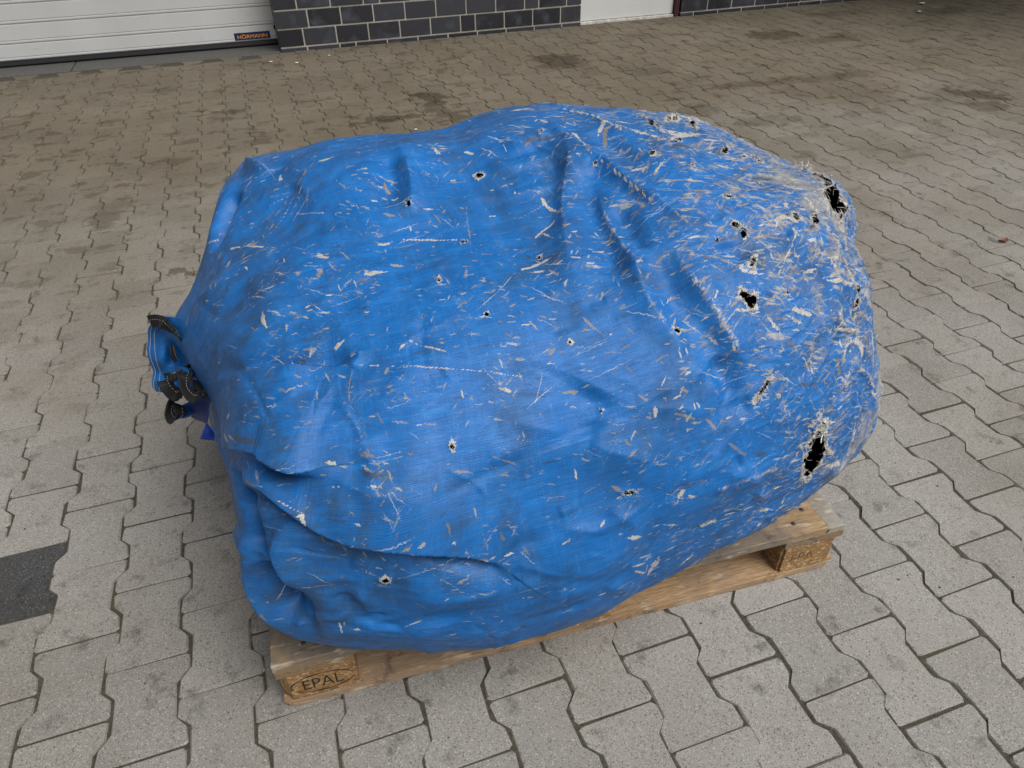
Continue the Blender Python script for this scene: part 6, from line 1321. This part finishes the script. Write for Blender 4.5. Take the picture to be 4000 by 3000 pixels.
for nm, rows, mat in [["lining_fold",[[[0.5656,-0.03,0.4732],[0.5844,-0.06,0.4708],[0.595,-0.1,0.466]],[[0.5519,-0.05,0.4398],[0.571,-0.08,0.438],[0.5882,-0.12,0.4452]],[[0.5423,-0.05,0.3959],[0.5597,-0.08,0.4049],[0.5809,-0.12,0.4245]]],"navy"],["mouth_fold",[[[0.5222,-0.04,0.4205],[0.5545,-0.07,0.4478],[0.5725,-0.06,0.4352]],[[0.523,-0.06,0.4127],[0.5407,-0.04,0.4087],[0.5673,-0.07,0.4247]],[[0.5228,-0.05,0.396],[0.5453,-0.08,0.4223],[0.5539,-0.05,0.4027]]],"cloth"],["mouth_fold",[[[0.5346,0.0,0.4854],[0.5644,-0.05,0.5187],[0.5803,-0.05,0.5086]],[[0.54,-0.02,0.4853],[0.5696,-0.07,0.5191],[0.5805,-0.06,0.5001]],[[0.5317,0.0,0.4669],[0.5623,-0.05,0.4945],[0.5765,-0.04,0.4775]]],"cloth"]]:
    me, G, GN = sheet(rows, 26, 26, .003, 9)
    o = child(nm, me, {'cloth': CLOTH2, 'navy': NAVY}[mat])
LABEL = plain("bright_blue_label", (.012, .060, .420), .5, 90, .15)
me, G, GN = sheet([[[0.5774,-0.1,0.4113],[0.5826,-0.1,0.3909],[0.5833,-0.1,0.3839]],[[0.567,-0.1,0.3956],[0.5756,-0.105,0.3918],[0.583,-0.1,0.3772]],[[0.5549,-0.1,0.3754],[0.5665,-0.1,0.3698],[0.5785,-0.1,0.3634]]], 16, 16, .0006, 12)
lab = child("care_label", me, LABEL)
pr_ = Geo()
for i in (5, 7, 9, 11, 13):
    a0 = 3
    a1 = [13, 12, 13, 11, 9][(i - 5) // 2]
    for k in range(a0, a1):
        for sg_ in (1, -1):
            o_ = GN[i, k] * .0024 * sg_
            pr_.add([G[i, k] + o_, G[i, k + 1] * .8 + G[i, k] * .2 + o_, G[i + 1, k + 1] * .4 + G[i, k + 1] * .6 + o_, G[i + 1, k] * .4 + G[i, k] * .6 + o_], [(0, 1, 2, 3)])
o = child("fine_print", mesh_from("fine_print", pr_.v, pr_.f), plain("label_print", (.006, .020, .13), .6))
o.parent = lab; o.matrix_parent_inverse = Matrix.Identity(4)

# ------------------------------------------------------------------ litter on the paving
LEAF = plain("dry_brown_leaf", (.16, .055, .025), .7, 60, .4)


def leaf(name, x, y, L, rz, label, group=None, mat=LEAF):
    V, F = [], []
    n = 7
    for k in range(n):
        t = k / (n - 1)
        w = L * .36 * math.sin(math.pi * min(t * 1.05, 1)) ** .8 + .0006
        z = .004 + L * .22 * (2 * t - 1) ** 2
        V += [(L * (t - .5), -w, z + w * .35), (L * (t - .5), 0, z), (L * (t - .5), w, z + w * .45)]
    for k in range(n - 1):
        for j in (0, 1):
            a = k * 3 + j
            F.append((a, a + 1, a + 4, a + 3))
    o = link(name, mesh_from(name, V, F), None, mat, (x, y, 0), rz)
    return tag(o, label, "leaf" if mat is LEAF else "litter", group)


leaf("dry_leaf", 3.518, .535, .040, .3, "small brown dry leaf on the pavers at the right of the photo")
PAPER = plain("white_scrap", (.60, .58, .54), .85, 80, .15)
for (x, y, L, r, lb) in [(.924, 4.684, .030, .2, "white scrap on the pavers below the end of the garage door"),
                         (1.103, 4.571, .034, 1.0, "white scrap on the pavers just right of the one below the garage door"),
                         (1.36, 4.72, .024, .4, "white scrap close to the foot of the left brick wall"),
                         (6.968, 4.621, .07, .1, "pale scrap on the pavers in the far right corner, farthest of the scraps"),
                         (6.654, 4.319, .05, .7, "pale scrap nearer than the farthest one in the far right corner"),
                         (1.6, 2.75, .022, .5, "tiny white scrap on the pavers just behind the bag")]:
    leaf("white_scrap", x, y, L, r, lb, "white scraps on the pavers", PAPER)
CRUMB = plain("dark_grit", (.075, .040, .030), .9, 200, .5)
cr = Geo()
for k in range(420):
    x, y = RNG.uniform(-.3, 3.2), RNG.uniform(-1.05, 1.2)
    if RNG.random() < .35: x, y = RNG.uniform(-1, 6), RNG.uniform(.8, 4.9)
    r = RNG.uniform(.001, .0032)
    V = [(x + r * math.cos(t) * RNG.uniform(.5, 1.3), y + r * math.sin(t) * RNG.uniform(.5, 1.3), .0002) for t in np.linspace(0, 5.2, 5)] + [(x, y, r * 1.1)]
    cr.add(V, [(i, (i + 1) % 5, 5) for i in range(5)])
tag(cr.build("grit", CRUMB, None, False), "scattered dark grit crumbs on the pavers", None, None, 'stuff')
